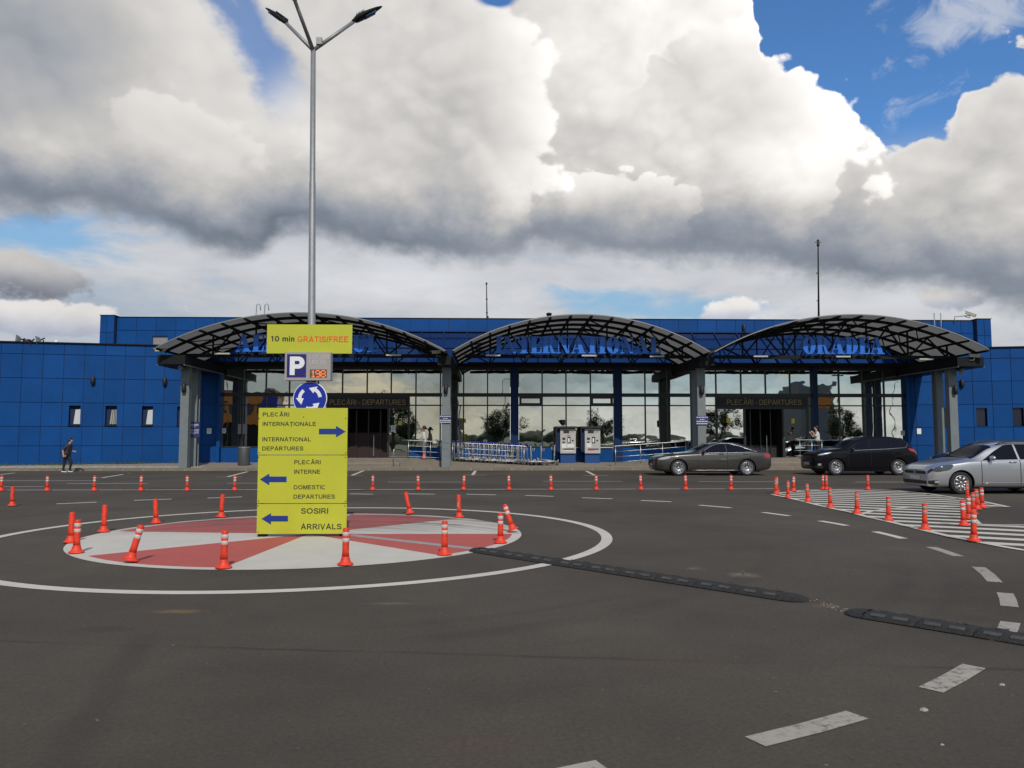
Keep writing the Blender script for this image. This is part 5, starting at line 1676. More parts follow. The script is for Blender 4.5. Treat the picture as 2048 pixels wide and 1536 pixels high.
def winb(a, b_, t0, t1, fa, fb):         # side glass: straight sill, upper edge rising over fa metres and falling over fb
    def hi(x):
        q = min(1.0, (x - a) / fa) if fa > 0 else 1.0; r_ = min(1.0, (b_ - x) / fb) if fb > 0 else 1.0
        return t0 + (t1 - t0) * max(.01, min(q, 1)) ** .75 * max(.01, r_) ** .7
    return (t0, hi)


# fastback saloon
CA = CarShape(4.97, [0, .10, .35, .9, 1.62, 2.40, 2.95, 3.6, 4.25, 4.72, 4.90, 4.97],
              [.70, .785, .85, .93, 1.01, 1.345, 1.41, 1.37, 1.20, 1.045, .99, .88],
              [.64, .725, .79, .865, .915, .945, .955, .965, .975, .965, .91, .82],
              [.68, .80, .90, .945, .955, .955, .955, .955, .945, .90, .84, .74],
              [.40, .50, .62, .72, .74, .60, .57, .56, .54, .56, .55, .5],
              [.25, .21, .19, .19, .19, .19, .19, .19, .20, .24, .30, .38])
w1_ = winb(1.82, 3.02, 6.15, 7.98, .85, 0); w2_ = winb(3.06, 4.36, 6.15, 7.98, 0, 1.1)
specA = dict(spokes=5, twin=True, windows=[('f', (1.82, 3.02), w1_), ('r', (3.06, 4.30), w2_)],
             screens=[('windscreen', 1.68, 2.36, 8.0), ('rear_window', 3.75, 4.62, 8.1)],
             lines=[('chrome', [(x, w1_[1](x) + .05) for x in lsp(1.84, 3.04, 14)] + [(x, w2_[1](x) + .05) for x in lsp(3.08, 4.34, 14)]),
                    ('chrome', [(x, 6.08) for x in lsp(1.80, 4.34, 14)]),
                    ('trim_black', [(1.78, t) for t in lsp(2.2, 6, 8)]), ('trim_black', [(3.04, t) for t in lsp(2.2, 6, 8)]), ('trim_black', [(4.02, t) for t in lsp(3.6, 6, 6)]),
                    ('chrome', [(x, 1.98) for x in lsp(1.5, 3.6, 8)])],
             handles=[2.78, 3.82], mirror=(1.98, 6.2), mirror_mat='trim_black',
             lamps=[('headlight', 'head_lens', (.10, .66), eye(.10, .66, 4.6, 5.9)), ('taillight', 'tail_red', (4.62, 4.96), (4.3, 5.7))],
             front=[('lower_grille', 'trim_black', (.01, .30), (2.2, 3.4)), ('grille', 'trim_black', (.0, .08), (3.2, 6.4))],
             nose=[('grille', 'trim_black', (-.38, .34, .38, .66), .004), ('licence_plate', 'plate', (-.26, .40, .26, .51), .014)])
carA = make_car('sedan', 'dark bronze fastback saloon with chrome window line parked by the ramp', 'car', CA, 'paint_bronze', (.96, 3.87), .335, .245, specA)
# compact off-roader
CB = CarShape(4.52, [0, .10, .35, .8, 1.25, 1.95, 2.5, 3.3, 3.95, 4.25, 4.45, 4.52],
              [.80, .93, 1.02, 1.10, 1.16, 1.53, 1.66, 1.665, 1.58, 1.35, 1.0, .88],
              [.74, .86, .94, 1.01, 1.03, 1.07, 1.09, 1.13, 1.17, 1.14, .94, .80],
              [.66, .79, .875, .91, .915, .92, .92, .92, .90, .86, .80, .72],
              [.42, .50, .60, .70, .73, .63, .60, .59, .57, .58, .6, .55],
              [.30, .25, .235, .23, .23, .23, .23, .23, .25, .30, .40, .48])
b1 = winb(1.42, 2.38, 6.1, 7.95, .72, 0); b2 = winb(2.42, 3.34, 6.1, 7.95, 0, 0); b3 = winb(3.38, 4.08, 6.2, 7.9, 0, .42)
specB = dict(spokes=6, twin=True, windows=[('f', (1.42, 2.38), b1), ('r', (2.42, 3.34), b2), ('q', (3.38, 4.06), b3)],
             screens=[('windscreen', 1.30, 1.93, 7.9), ('rear_window', 4.02, 4.30, 8.1)],
             lines=[('chrome', [(x, 6.02) for x in lsp(1.5, 3.9, 14)] + [(3.98, 6.3), (4.08, 7.0), (4.12, 7.5)]),
                    ('trim_black', [(1.40, t) for t in lsp(2.2, 6, 8)]), ('trim_black', [(2.40, t) for t in lsp(2.2, 6, 8)]), ('trim_black', [(3.30, t) for t in lsp(3.8, 6, 6)])],
             handles=[2.18, 3.12], handle_mat='trim_black', mirror=(1.55, 6.2), mirror_mat='trim_black',
             lamps=[('headlight', 'head_lens', (.14, .72), eye(.14, .72, 4.9, 6.0)), ('taillight', 'tail_red', (4.02, 4.44), eye(4.02, 4.5, 4.6, 5.9)), ('fog_lamp', 'head_lens', (.14, .26), (2.9, 3.3))],
             front=[('lower_grille', 'trim_black', (.01, .34), (2.0, 2.8)), ('wheel_arch_trim', 'trim_black', (.4, 4.3), (1.6, 2.05))],
             nose=[('grille', 'trim_black', (-.50, .56, .50, .68), .004), ('licence_plate', 'plate', (-.26, .44, .26, .55), .014)])
carB = make_car('suv', 'black compact off-roader with bright headlamps parked by the right doorway', 'car', CB, 'paint_black', (.90, 3.59), .345, .235, specB)
# estate
CC = CarShape(4.53, [0, .10, .35, .8, 1.16, 1.90, 2.6, 3.4, 4.05, 4.35, 4.48, 4.53],
              [.68, .79, .865, .94, 1.00, 1.385, 1.475, 1.475, 1.42, 1.22, .98, .85],
              [.62, .725, .80, .875, .92, .945, .955, .965, .975, .96, .88, .78],
              [.67, .79, .86, .885, .89, .89, .89, .89, .875, .84, .78, .72],
              [.42, .52, .60, .68, .71, .60, .575, .57, .56, .57, .58, .55],
              [.23, .20, .19, .19, .19, .19, .19, .19, .20, .26, .34, .42])
c1 = winb(1.46, 2.50, 6.12, 7.96, .80, 0); c2 = winb(2.56, 3.50, 6.12, 7.96, 0, 0); c3_ = winb(3.56, 4.22, 6.2, 7.9, 0, .3)
specC = dict(spokes=8, cover=True, windows=[('f', (1.46, 2.50), c1), ('r', (2.56, 3.50), c2), ('q', (3.56, 4.2), c3_)],
             screens=[('windscreen', 1.20, 1.88, 7.9), ('rear_window', 4.12, 4.36, 8.1)],
             lines=[('trim_black', [(1.42, t) for t in lsp(2.2, 6, 8)]), ('trim_black', [(2.53, t) for t in lsp(2.2, 6, 8)]), ('trim_black', [(3.40, t) for t in lsp(3.8, 6, 6)]),
                    ('chrome', [(x, 2.5) for x in lsp(1.42, 3.1, 10)]), ('trim_black', [(x, 8.35) for x in lsp(2.1, 4.0, 10)])],
             handles=[2.32, 3.30], mirror=(1.66, 6.2),
             lamps=[('headlight', 'head_dark', (.05, .62), eye(.05, .64, 4.3, 5.95)), ('taillight', 'tail_red', (4.22, 4.5), (4.5, 5.9)), ('fog_lamp', 'head_lens', (.12, .22), (2.7, 3.1))],
             front=[('lower_grille', 'trim_black', (.0, .20), (2.2, 3.2)), ('grille', 'trim_black', (.0, .09), (5.0, 6.2))],
             nose=[('grille', 'trim_black', (-.56, .555, .56, .635), .004), ('lower_grille', 'trim_black', (-.60, .27, .60, .37), .004), ('licence_plate', 'plate', (-.26, .40, .26, .51), .014), ('badge', 'chrome', (-.05, .56, .05, .63), .016)])
carC = make_car('estate_car', 'silver estate car with black roof rails cut by the right edge', 'car', CC, 'paint_silver', (.84, 3.44), .315, .215, specC)
for sd_ in (1, -1):
    mb = MB().use('trim_black', True); mb.tube([CC.S(x, 8.3, .05 if .05 < (x - 2.0) / 2 < .95 else .0, sd_) for x in lsp(2.05, 4.05, 16)], .018, 6); mb.build('roof_rail', carC)


def place_car(o, px, py, wheel_x, w_):   # near-side front wheel stands on the reading
    g_ = gp(px, py); o.location = (g_.x - wheel_x, g_.y + w_, 0)
    return g_


place_car(carA, 1357, 951.5, .96, .955 - .1)
place_car(carB, 1672, 951.0, .90, .92 - .1)
place_car(carC, 1921, 988.5, .84, .89 - .1)


def recolour(o, frm, to):
    for c_ in [o] + [q for q in kids(o)] + [z for q in kids(o) for z in kids(q)]:
        if c_.type == 'MESH' and frm in [m_.name for m_ in c_.data.materials if m_]:
            c_.data = c_.data.copy()
            for i, m_ in enumerate(c_.data.materials):
                if m_ and m_.name == frm: c_.data.materials[i] = MATS[to]


def more_car(src, label, loc, rz=0, to=None, frm=None):
    o = copy_tree(src); o.location = loc; o.rotation_euler = (0, 0, rz); o['label'] = label
    if to: recolour(o, frm, to)
    return o


roof_pt = wp(1985, 884, 33.4)
more_car(carC, 'dark blue car mostly hidden behind the silver estate, only its roof showing', (roof_pt.x - 2.2, 33.9, 0), 0, 'paint_navy', 'paint_silver')

# ------------------------------------------------------------------ people
def person(label, loc, heading, pose, mats, h=1.7, s_w=1.0):
    """body grown from a joint skeleton; local frame: x forward, y left, z up"""
    root = thing('person', label, 'person', loc); root.rotation_euler = (0, 0, heading)
    V, Ed, Rd = [], [], []
    def add(p, r, parent=None):
        V.append(Vector(p) * h); Rd.append(r * h * (1.0)); i = len(V) - 1
        if parent is not None: Ed.append((parent, i))
        return i
    P = pose
    lean = P.get('lean', 0.0)
    pel = add((0, 0, .525), .082 * s_w)
    wa = add((lean * .10, 0, .60), .076 * s_w, pel)
    ch = add((lean * .22, 0, .715), .088 * s_w, wa)
    ne = add((lean * .30 + .005, 0, .815), .040, ch)
    n2 = add((lean * .33 + .012, 0, .855), .033, ne)
    hd = add((lean * .36 + .018, 0, .905), .052, n2)
    h2 = add((lean * .38 + .014, 0, .955), .050, hd)
    chin = add((lean * .36 + .050, 0, .882), .026, hd)
    nose_ = add((lean * .37 + .070, 0, .912), .011, hd)
    for sd_, key in ((1, 'L'), (-1, 'R')):
        sh = add((lean * .26, sd_ * .088 * s_w, .785), .044, ch)
        el = add(P['elbow' + key], .026, sh); wr_ = add(P['wrist' + key], .019, el)
        d = (Vector(P['wrist' + key]) - Vector(P['elbow' + key])).normalized()
        pm = Vector(P['wrist' + key]) + d * .035; pm_i = add(pm, .020, wr_)
        sdv = d.cross(Vector((0, 1, 0))); sdv = sdv.normalized() if sdv.length > .1 else Vector((1, 0, 0))
        for k, ln_ in enumerate((.040, .046, .043, .034)):
            b0 = pm + d * .018 + sdv * (.012 * (1.5 - k) * .9); f1 = add(b0 + d * ln_ * .5, .0058, pm_i); add(b0 + d * ln_ * .85 + Vector((0, -sd_ * .012, 0)), .0052, f1)
        t1 = add(pm + sdv * .026, .0065, wr_); add(pm + sdv * .034 + d * .02, .0055, t1)
        hp = add((0, sd_ * .048 * s_w, .49), .070 * s_w, pel)
        kn = add(P['knee' + key], .043, hp); an = add(P['ankle' + key], .027, kn)
        a_ = Vector(P['ankle' + key]); tv = Vector(P.get('toe' + key, (1, 0, -.25))).normalized()
        add(a_ + tv * .085 + Vector((0, 0, -.012)), .022, an); add(a_ - tv * .02 + Vector((0, 0, -.018)), .024, an)
    me = bpy.data.meshes.new('body'); me.from_pydata(V, Ed, [])
    ob = bpy.data.objects.new('body', me); COL.objects.link(ob)
    md_ = ob.modifiers.new('skin', 'SKIN'); ss = ob.modifiers.new('sub', 'SUBSURF'); ss.levels = 2; ss.render_levels = 2
    md_.use_smooth_shade = True
    for i, sv_ in enumerate(me.skin_vertices[0].data): sv_.radius = (Rd[i], Rd[i]); sv_.use_root = (i == 0)
    bpy.context.view_layer.update()
    m2 = bpy.data.meshes.new_from_object(ob.evaluated_get(bpy.context.evaluated_depsgraph_get()))
    ob.modifiers.clear(); ob.data = m2; ob.parent = root
    m2.materials.clear()
    skin, shirt, trous = mats[:3]
    for nm in (skin, shirt, trous): m2.materials.append(MATS[nm])
    hands = [Vector(P['wrist' + k]) * h for k in 'LR']; elb = [Vector(P['elbow' + k]) * h for k in 'LR']
    for p in m2.polygons:
        c_ = p.center; z = c_.z / h; p.use_smooth = True
        mi = 1
        if z < P.get('waist', .545): mi = 2
        if z > .825 or z < P.get('hem', 0) : mi = 0
        for a, b_ in zip(elb, hands):
            ab = b_ - a; t = (c_ - a).dot(ab) / ab.length_squared
            if t > P.get('sleeve', -.15) and (c_ - (a + ab * min(t, 1.0))).length < (.036 if t < 1 else .07) * h: mi = 0
        p.material_index = mi
    mb = MB().use(mats[3], True)
    c_ = (Vector((lean * .38 - .004, 0, .945)) * h)
    rows = []
    for i in range(9):
        a = R(-50 + 140 * i / 8)
        rows.append([(c_.x + h * .066 * math.cos(a) * math.cos(q) - h * (.012 if math.cos(q) > .3 else 0) , c_.y + h * .062 * math.cos(a) * math.sin(q), c_.z + h * .062 * math.sin(a)) for q in [R(35 + 290 * k / 19) for k in range(20)]])
    mb.grid(rows)
    mb.build('hair', root)
    if P.get('bun'):
        mb = MB().use(mats[3], True); mb.lathe([(.002, -.03 * h), (.024 * h, -.015 * h), (.030 * h, 0), (.022 * h, .018 * h), (.002, .026 * h)], 12, (c_.x - .075 * h, 0, c_.z - .03 * h)); mb.build('hair_bun', root)
    for key in 'LR':
        a_ = Vector(P['ankle' + key]) * h; tv = Vector(P.get('toe' + key, (1, 0, -.25))).normalized()
        mb = MB().use(mats[4], True); rows = []
        sv2 = Vector((0, 1, 0))
        upv = sv2.cross(tv) * -1
        if upv.z < 0: upv = -upv
        for t, w_, hh in ((-.045, .012, .02), (-.035, .024, .035), (0, .027, .042), (.05, .028, .030), (.09, .028, .022), (.115, .020, .016), (.122, .008, .01)):
            b0 = a_ + tv * (t * h) - upv * (.046 * h)
            rows.append([b0 + sv2 * (w_ * h * math.cos(q)) + upv * (hh * h * (max(0, math.sin(q)))) + upv * .002 for q in [i * math.pi / 6 for i in range(12)]])
        mb.grid(rows, close=True); mb.face(range(12)); mb.face(range(len(mb.v) - 12, len(mb.v)))
        mb.build('shoe', root)
    return root, ob


g_ = gp(131.5, 944)
person('person in dark plum top and black trousers striding along the kerb by the left wall', (g_.x, g_.y, 0.0), R(-8),
       dict(lean=.30, elbowL=(.02, .135, .625), wristL=(.16, .12, .60), elbowR=(-.02, -.14, .63), wristR=(.02, -.155, .50), waist=.53, sleeve=-.05,
            kneeL=(.13, .05, .285), ankleL=(.08, .05, .045), toeL=(1, 0, -.05), kneeR=(-.02, -.05, .27), ankleR=(-.05, -.05, .045), toeR=(1, 0, -.02)),
       ('skin', 'shirt_plum', 'trousers', 'hair', 'shoe_white'), 1.60, 1.15)
pt = wp(849, 912, 41.0)
pr1, b1_ = person('person in a white T-shirt and jeans waiting behind the ramp railing', (pt.x, 41.0, .45), R(180),
       dict(lean=.06, elbowL=(.0, .125, .62), wristL=(.08, .10, .53), elbowR=(0, -.125, .62), wristR=(.07, -.10, .53), waist=.53, sleeve=.1,
            kneeL=(.02, .05, .275), ankleL=(0, .05, .045), kneeR=(.0, -.05, .275), ankleR=(-.02, -.05, .045), toeL=(1, 0, 0), toeR=(1, 0, 0), bun=True),
       ('skin_dark', 'shirt_white', 'denim', 'hair', 'shoe_dark'), 1.80)
pt = wp(1636, 905, 41.3)
person('person in a white shirt raising one hand beside the right doorway', (pt.x, 41.3, .52), R(180),
       dict(lean=.10, elbowL=(.09, .12, .66), wristL=(.16, .08, .76), elbowR=(.09, -.12, .65), wristR=(.17, -.08, .74), waist=.53, sleeve=.5,
            kneeL=(.02, .05, .275), ankleL=(0, .05, .045), kneeR=(.0, -.05, .275), ankleR=(-.02, -.05, .045), toeL=(1, 0, 0), toeR=(1, 0, 0)),
       ('skin', 'shirt_white', 'trousers', 'hair', 'shoe_dark'), 1.76)
mb = MB().use('pink'); q = wp(849, 906, 40.7); mb.lathe([(.05, 0), (.075, .04), (.085, .2), (.06, .34), (.015, .38)], 14, (q.x - .02, 40.7, .47))
mb.tube([(q.x - .05, 40.7, .83), (q.x - .02, 40.7, 1.0), (q.x + .01, 40.7, .83)], .008, 6)
bagp = mb.build('shopping_bag'); tag(bagp, 'small pink bag standing at the feet of the waiting person', 'bag')

# ------------------------------------------------------------------ luggage trolleys
def trolley():
    r_ = bpy.data.objects.new('luggage_trolley', None); COL.objects.link(r_)
    mb = MB().use('dull_steel', True)       # local: x along the nesting row, handle at x = 0, y width
    for s_ in (-1, 1):
        mb.tube([(.02, s_ * .27, .16), (.0, s_ * .27, .60), (-.03, s_ * .26, .98), (-.05, s_ * .24, 1.02)], .019, 8)
        mb.tube([(.02, s_ * .27, .16), (.45, s_ * .22, .20), (.92, s_ * .15, .25)], .022, 8)
    for z, x in ((.30, .01), (.42, .01), (.62, .0)): mb.tube([(x, -.27, z), (x, .27, z)], .014, 6)
    for y in (-.14, 0, .14): mb.tube([(.0, y, .60), (.02, y, .18)], .008, 6)
    mb.build('frame', r_)
    mb = MB().use('deck_pale'); mb.obox(Matrix.Translation((.46, 0, .205)) @ Matrix.Rotation(-.09, 4, 'Y'), .86, .36, .022); mb.obox(Matrix.Translation((.90, 0, .27)), .02, .30, .10); mb.build('deck', r_)
    mb = MB().use('dull_steel', True)
    for z in (.74, .80, .86): mb.tube([(-.01, -.22, z), (.16, -.20, z), (.16, .20, z), (-.01, .22, z)], .006, 6)
    for y in (-.2, -.1, 0, .1, .2): mb.tube([(.16, y, .74), (.16, y, .88)], .005, 5)
    mb.build('basket', r_)
    mb = MB().use('trolley_blue', True); mb.tube([(-.05, -.29, 1.04), (-.05, .29, 1.04)], .036, 10); mb.box(-.09, -.06, 1.0, -.01, .06, 1.07); mb.box(-.005, -.20, .885, .035, .20, .985); mb.build('handle', r_)
    for x, s_ in ((.06, -1), (.06, 1), (.86, 0)):
        mb = MB().use('tyre', True); mb.lathe([(.03, -.018), (.075, -.018), (.08, 0), (.075, .018), (.03, .018)], 16, (x, s_ * .24, .08), 'Y'); mb.use('chrome'); mb.box(x - .012, s_ * .24 - .026, .07, x + .012, s_ * .24 - .02, .19); mb.build('wheel', r_)
    return r_


ramp_z = lambda x: .52 if x < -4.35 else (.20 if x > 1.95 else .52 - (x + 4.35) * .32 / 6.3)
tproto = trolley()
txs = [908 + 5.6 * i for i in range(26)] + [1062, 1080]
for i, px in enumerate(txs):
    o = tproto if i == 0 else copy_tree(tproto)
    p = wp(px + random.uniform(-1.6, 1.6), 900, 40.45 + random.uniform(-.09, .09)); o.location = (p.x, p.y, ramp_z(p.x)); o.rotation_euler = (0, R(2.9), R(random.uniform(-7, 7)))
    tag(o, (f'luggage trolley nested in the long row, number {i + 1} counted from the grey column' if i < 26 else ('last luggage trolley at the right end of the nested row' if i == 26 else 'luggage trolley standing a little apart, right of the nested row')), 'trolley', 'luggage trolleys nested on the ramp')
o = copy_tree(tproto); p = wp(1109, 920, 41.6); o.location = (p.x, p.y, .225); o.rotation_euler = (0, 0, R(172)); tag(o, 'single luggage trolley turned around beside the left ticket machine', 'trolley', 'luggage trolleys nested on the ramp')
o = copy_tree(tproto); p = wp(880, 910, 41.2); o.location = (p.x, p.y, ramp_z(p.x)); o.rotation_euler = (0, R(2.9), R(4)); tag(o, 'luggage trolley just left of the grey column, behind the railing', 'trolley', 'luggage trolleys nested on the ramp')

# ------------------------------------------------------------------ railings
def railing(label, x0, z0, x1, z1, y, posts, hook=None, rails=(.98, .70, .43, .16)):
    r_ = thing('railing', label, 'railing', ((x0 + x1) / 2, y, min(z0, z1)), 'steel ramp railings')
    f = lambda x: z0 + (z1 - z0) * (x - x0) / (x1 - x0)
    for i, q in enumerate(rails):
        mb = MB().use('rail_steel', True)
        pts = [(x, y, f(x) + q) for x in lsp(x0, x1, 6)]
        if hook == 'right' and i == 0: pts += [(x1 + .06, y, z1 + q - .03), (x1 + .10, y, z1 + q - .15), (x1 + .16, y, z1 + .02)]
        if hook == 'left' and i in (0,): pts = [(x0 - .05, y, z0 + rails[1] + .02), (x0 - .09, y, z0 + (q + rails[1]) / 2), (x0 - .05, y, z0 + q - .02)] + pts
        mb.tube(pts, .020 if i == 0 else .0115, 8); part(mb, 'handrail' if i == 0 else 'rail', r_)
    for x in posts:
        mb = MB().use('rail_steel', True); mb.tube([(x, y + .002, f(x) + .0), (x, y + .002, f(x) + rails[0])], .02, 8); part(mb, 'post', r_)
    return r_


X = lambda px, y: wp(px, 900, y).x
rzl = ramp_z
RY = 39.86
railing('steel railing on the platform left of the middle grey column', X(803, RY), .52, X(884, RY), rzl(X(884, RY)), RY, [X(817, RY), X(861, RY)])
railing('steel railing in front of the luggage trolleys', X(903, RY), rzl(X(903, RY)), X(1050, RY), .20, RY, [X(905, RY), X(998, RY), X(1048, RY)], 'right')
railing('steel railing climbing the right ramp behind the dark saloon', X(1229, RY), .20, X(1385, RY), .48, RY, [X(1231, RY), X(1281, RY), X(1325, RY), X(1372, RY)], 'left')
railing('short steel railing beside the right doorway, in front of the white-shirted person', X(1588, 40.4), .52, X(1646, 40.4), .52, 40.4, [X(1600, 40.4), X(1624, 40.4), X(1644, 40.4)])
mb = MB().use('chrome', True); q = wp(802, 905, 39.3); mb.tube([(q.x - .35, 39.25, .15), (q.x - .38, 39.25, .62), (q.x - .36, 39.25, 1.0), (q.x - .28, 39.3, 1.06)], .022, 8)
tag(mb.build('railing_post'), 'single steel newel post at the left foot of the platform railing', 'post')

# ------------------------------------------------------------------ ticket machines, bin, notices
def machine(px0, px1, label, note):
    y = 42.2; a, b_ = X(px0, y), X(px1, y); zb = .24
    r_ = thing('ticket_machine', label, 'ticket machine', ((a + b_) / 2, y, zb), 'parking ticket machines')
    mb = MB().use('machine_blue'); mb.box(a + .22, y + .02, zb, b_ - .06, y + .55, .85); part(mb, 'base', r_)
    mb = MB().use('blue_dark'); mb.box(a + .02, y + .0, .85, b_ - .03, y + .58, 2.13); part(mb, 'cabinet', r_)
    mb = MB().use('black'); mb.box(a - .03, y - .28, 2.135, b_ + .03, y + .6, 2.235); mb.box(a - .03, y - .25, .98, a + .015, y + .57, 2.132); part(mb, 'hood', r_)
    mb = MB().use('machine_face'); mb.box(a + .20, y - .10, .775, b_ - .02, y - .004, 2.10); f_ = part(mb, 'front_panel', r_)
    w_ = b_ - a - .22; fx = lambda t: a + .20 + w_ * t
    def bit(nm, m_, *bx):
        mb = MB()
        for q in bx: mb.use(m_); mb.box(fx(q[0]), y - q[4], q[1] * .935 + .10, fx(q[2]), y - .101, q[3] * .935 + .10)
        part(mb, nm, f_)
    bit('screen', 'ink_dark', (.20, 1.88, .58, 2.06, .106)); bit('coin_slot', 'ink_dark', (.14, 1.50, .32, 1.63, .107)); bit('card_slot', 'ink_dark', (.74, 1.42, .86, 1.50, .108))
    bit('note_slot', 'ink_dark', (.14, 1.31, .30, 1.40, .109)); bit('ticket_tray', 'ink_dark', (.2, .93, .9, 1.0, .105)); bit('keypad', 'band_dull', (.64, 1.93, .88, 2.02, .105))
    bit('reader', 'black', (.46, 1.30, .66, 1.68, .112)); bit('reader_face', 'sign_white', (.50, 1.36, .60, 1.60, .116))
    if note == 0:
        bit('notice', 'paper', (.08, 1.02, .40, 1.28, .111)); bit('notice', 'paper', (.44, 1.05, .88, 1.27, .1115)); bit('notice', 'paper', (.2, .84, .85, .90, .11)); bit('notice', 'pink', (.42, 1.73, .66, 1.80, .112))
    else: bit('notice', 'paper', (.10, 1.06, .42, 1.32, .111)); bit('notice', 'pink', (.2, .88, .6, .92, .1125))


machine(1113, 1152, 'left ticket machine with pink and white notices on its grey front', 0)
machine(1162, 1201, 'right ticket machine with one white notice on its grey front', 1)
mb = MB().use('black'); q = wp(1126, 845, 42.45); mb.prism([(q.x - .18, q.z + .15), (q.x + .12, q.z + .15), (q.x + .12, q.z - .13), (q.x + .02, q.z - .13), (q.x - .10, q.z + .02)], 42.4, 42.55); mb.box(q.x + .03, 42.45, 2.235, q.x + .07, 42.49, q.z - .1)
tag(mb.build('card_reader_bracket'), 'small black bracket standing on top of the left ticket machine', 'bracket')

bx = wp(488, 912, 40.6)
BN = thing('litter_bin', 'dark grey round litter bin in front of the glass left of the yellow board', 'bin', (bx.x, 40.6, .195))
mb = MB().use('bin', True); mb.lathe([(.29, .0), (.30, .03), (.30, .86), (.285, .90), (.25, .905), (.24, .80), (.05, .78)], 28, (bx.x, 40.6, .195)); part(mb, 'body', BN)
mb = MB().use('galvanised', True); mb.lathe([(.303, .90), (.31, .915), (.31, .94), (.29, .95), (.25, .945)], 28, (bx.x, 40.6, .195)); part(mb, 'rim', BN)


def notice(label, px, py, w_, h_, Y, m_='paper', marks=True, cat='notice', dirv=None):
    p = wp(px, py, Y); mb = MB().use(m_); mb.box(p.x - w_ / 2, Y - .012, p.z - h_ / 2, p.x + w_ / 2, Y - .004, p.z + h_ / 2)
    if marks:
        mb.use('ink_dark' if m_ == 'paper' else 'band_dull')
        for k in range(3): mb.box(p.x - w_ * .3, Y - .014, p.z + h_ * (.25 - .22 * k), p.x + w_ * (.3 - .1 * (k == 2)), Y - .0125, p.z + h_ * (.31 - .22 * k))
    return tag(mb.build('notice'), label, cat)


wy = lambda px: (pl + dl * wing_s(px, pl, dl)).y - .05
wy2 = lambda px: (pr + dr * wing_s(px, pr, dr)).y - .05
notice('white paper notice on the blue wall right of the left twin columns', 418.5, 862, .24, .30, wy(418.5))
notice('white paper notice low on the leftmost glass pane', 448, 861.5, .20, .27, 42.97)
notice('pair of pale posters on the glass behind the litter bin', 485, 858, .50, .56, 42.96, 'grey_glass')
notice('white paper notice on the glass right of the red doorway', 786.5, 857, .24, .36, 42.97)
notice('yellow sticker on the glass right of the red doorway', 800, 846, .20, .24, 42.965, 'sticker_yellow', False, 'sticker')
notice('yellow sticker on the glass left of the black doorway', 1457, 841, .22, .26, 42.965, 'sticker_yellow', False, 'sticker')
notice('yellow sticker on the glass right of the black doorway', 1586, 842, .18, .26, 42.965, 'sticker_yellow', False, 'sticker')
notice('white paper notice at the right end of the glass front', 1806, 866, .20, .27, 42.96)
notice('blank white plate on the blue wall right of the glass front', 1838, 862.5, .24, .31, wy2(1838), 'sign_white', False)

# blue information plates on the columns
def info_plate(label, x0, y0, x1, y1, Y, rows_):
    A_, B_ = wp(x0, y1, Y), wp(x1, y0, Y); r_ = thing('info_plate', label, 'sign', ((A_.x + B_.x) / 2, Y, A_.z), 'blue information plates on columns')
    mb = MB().use('info_blue'); mb.box(A_.x, Y - .02, A_.z, B_.x, Y, B_.z); part(mb, 'board', r_)
    mb = MB().use('info_text'); h_ = B_.z - A_.z; w_ = B_.x - A_.x
    for t, q, hh in rows_:                # lines of illegible small print, kept as short strokes of words
        z = A_.z + h_ * t; x = A_.x + w_ * (1 - q) / 2; random.seed(int(t * 100))
        while x < A_.x + w_ * (1 + q) / 2 - .02:
            l = random.uniform(.05, .13); e_ = min(x + l, A_.x + w_ * (1 + q) / 2); mb.box(x, Y - .0235, z - h_ * hh, e_, Y - .0205, z + h_ * hh); x = e_ + .018
    part(mb, 'lettering', r_)


info_plate('tall dull blue information plate on the left rear column', 375.7, 843.5, 400, 874.5, 39.58, [(.83, .85, .02), (.77, .8, .02), (.67, .3, .015), (.48, .95, .02), (.40, .95, .02), (.28, .95, .025), (.2, .15, .015)])
info_plate('small blue information plate on the column beside the luggage trolleys', 879, 830.5, 902.5, 846, 38.38, [(.85, .95, .05), (.58, .4, .045), (.34, .95, .06), (.10, .95, .06)])
info_plate('small blue information plate on the column behind the dark saloon', 1392.5, 832, 1416, 849, 38.38, [(.85, .95, .05), (.60, .4, .045), (.36, .95, .06), (.10, .95, .06)])

# lamps on walls and columns
def wall_lamp(label, px, py, Y, s=1.0):
    p = wp(px, py, Y); r_ = thing('wall_lamp', label, 'lamp', (p.x, Y, p.z), 'black oval wall lamps')
    mb = MB().use('black', True); mb.lathe([(.03 * s, -.24 * s), (.09 * s, -.20 * s), (.11 * s, -.05 * s), (.11 * s, .05 * s), (.09 * s, .20 * s), (.03 * s, .24 * s)], 14, (p.x, Y - .10, p.z)); part(mb, 'shade', r_)
    mb = MB().use('steel_dark'); mb.box(p.x - .04, Y - .04, p.z - .08, p.x + .04, Y + .0, p.z + .08); part(mb, 'bracket', r_)


wall_lamp('black oval lamp on the left blue wall, above the second small window', 187.5, 761, wy(187.5))
wall_lamp('black oval lamp on the left blue wall next to the twin columns', 331, 763, wy(331))
wall_lamp('black oval lamp on the front of the left column pair', 369, 776, 38.39)
wall_lamp('black oval lamp on the column beside the luggage trolleys', 892, 778, 38.39)
wall_lamp('black oval lamp on the column behind the dark saloon', 1403, 781, 38.39)
wall_lamp('black oval lamp on the front of the right column pair', 1909, 780, 38.39)
wall_lamp('black oval lamp on the right blue wall beside the right columns', 1922.5, 767, wy2(1922))


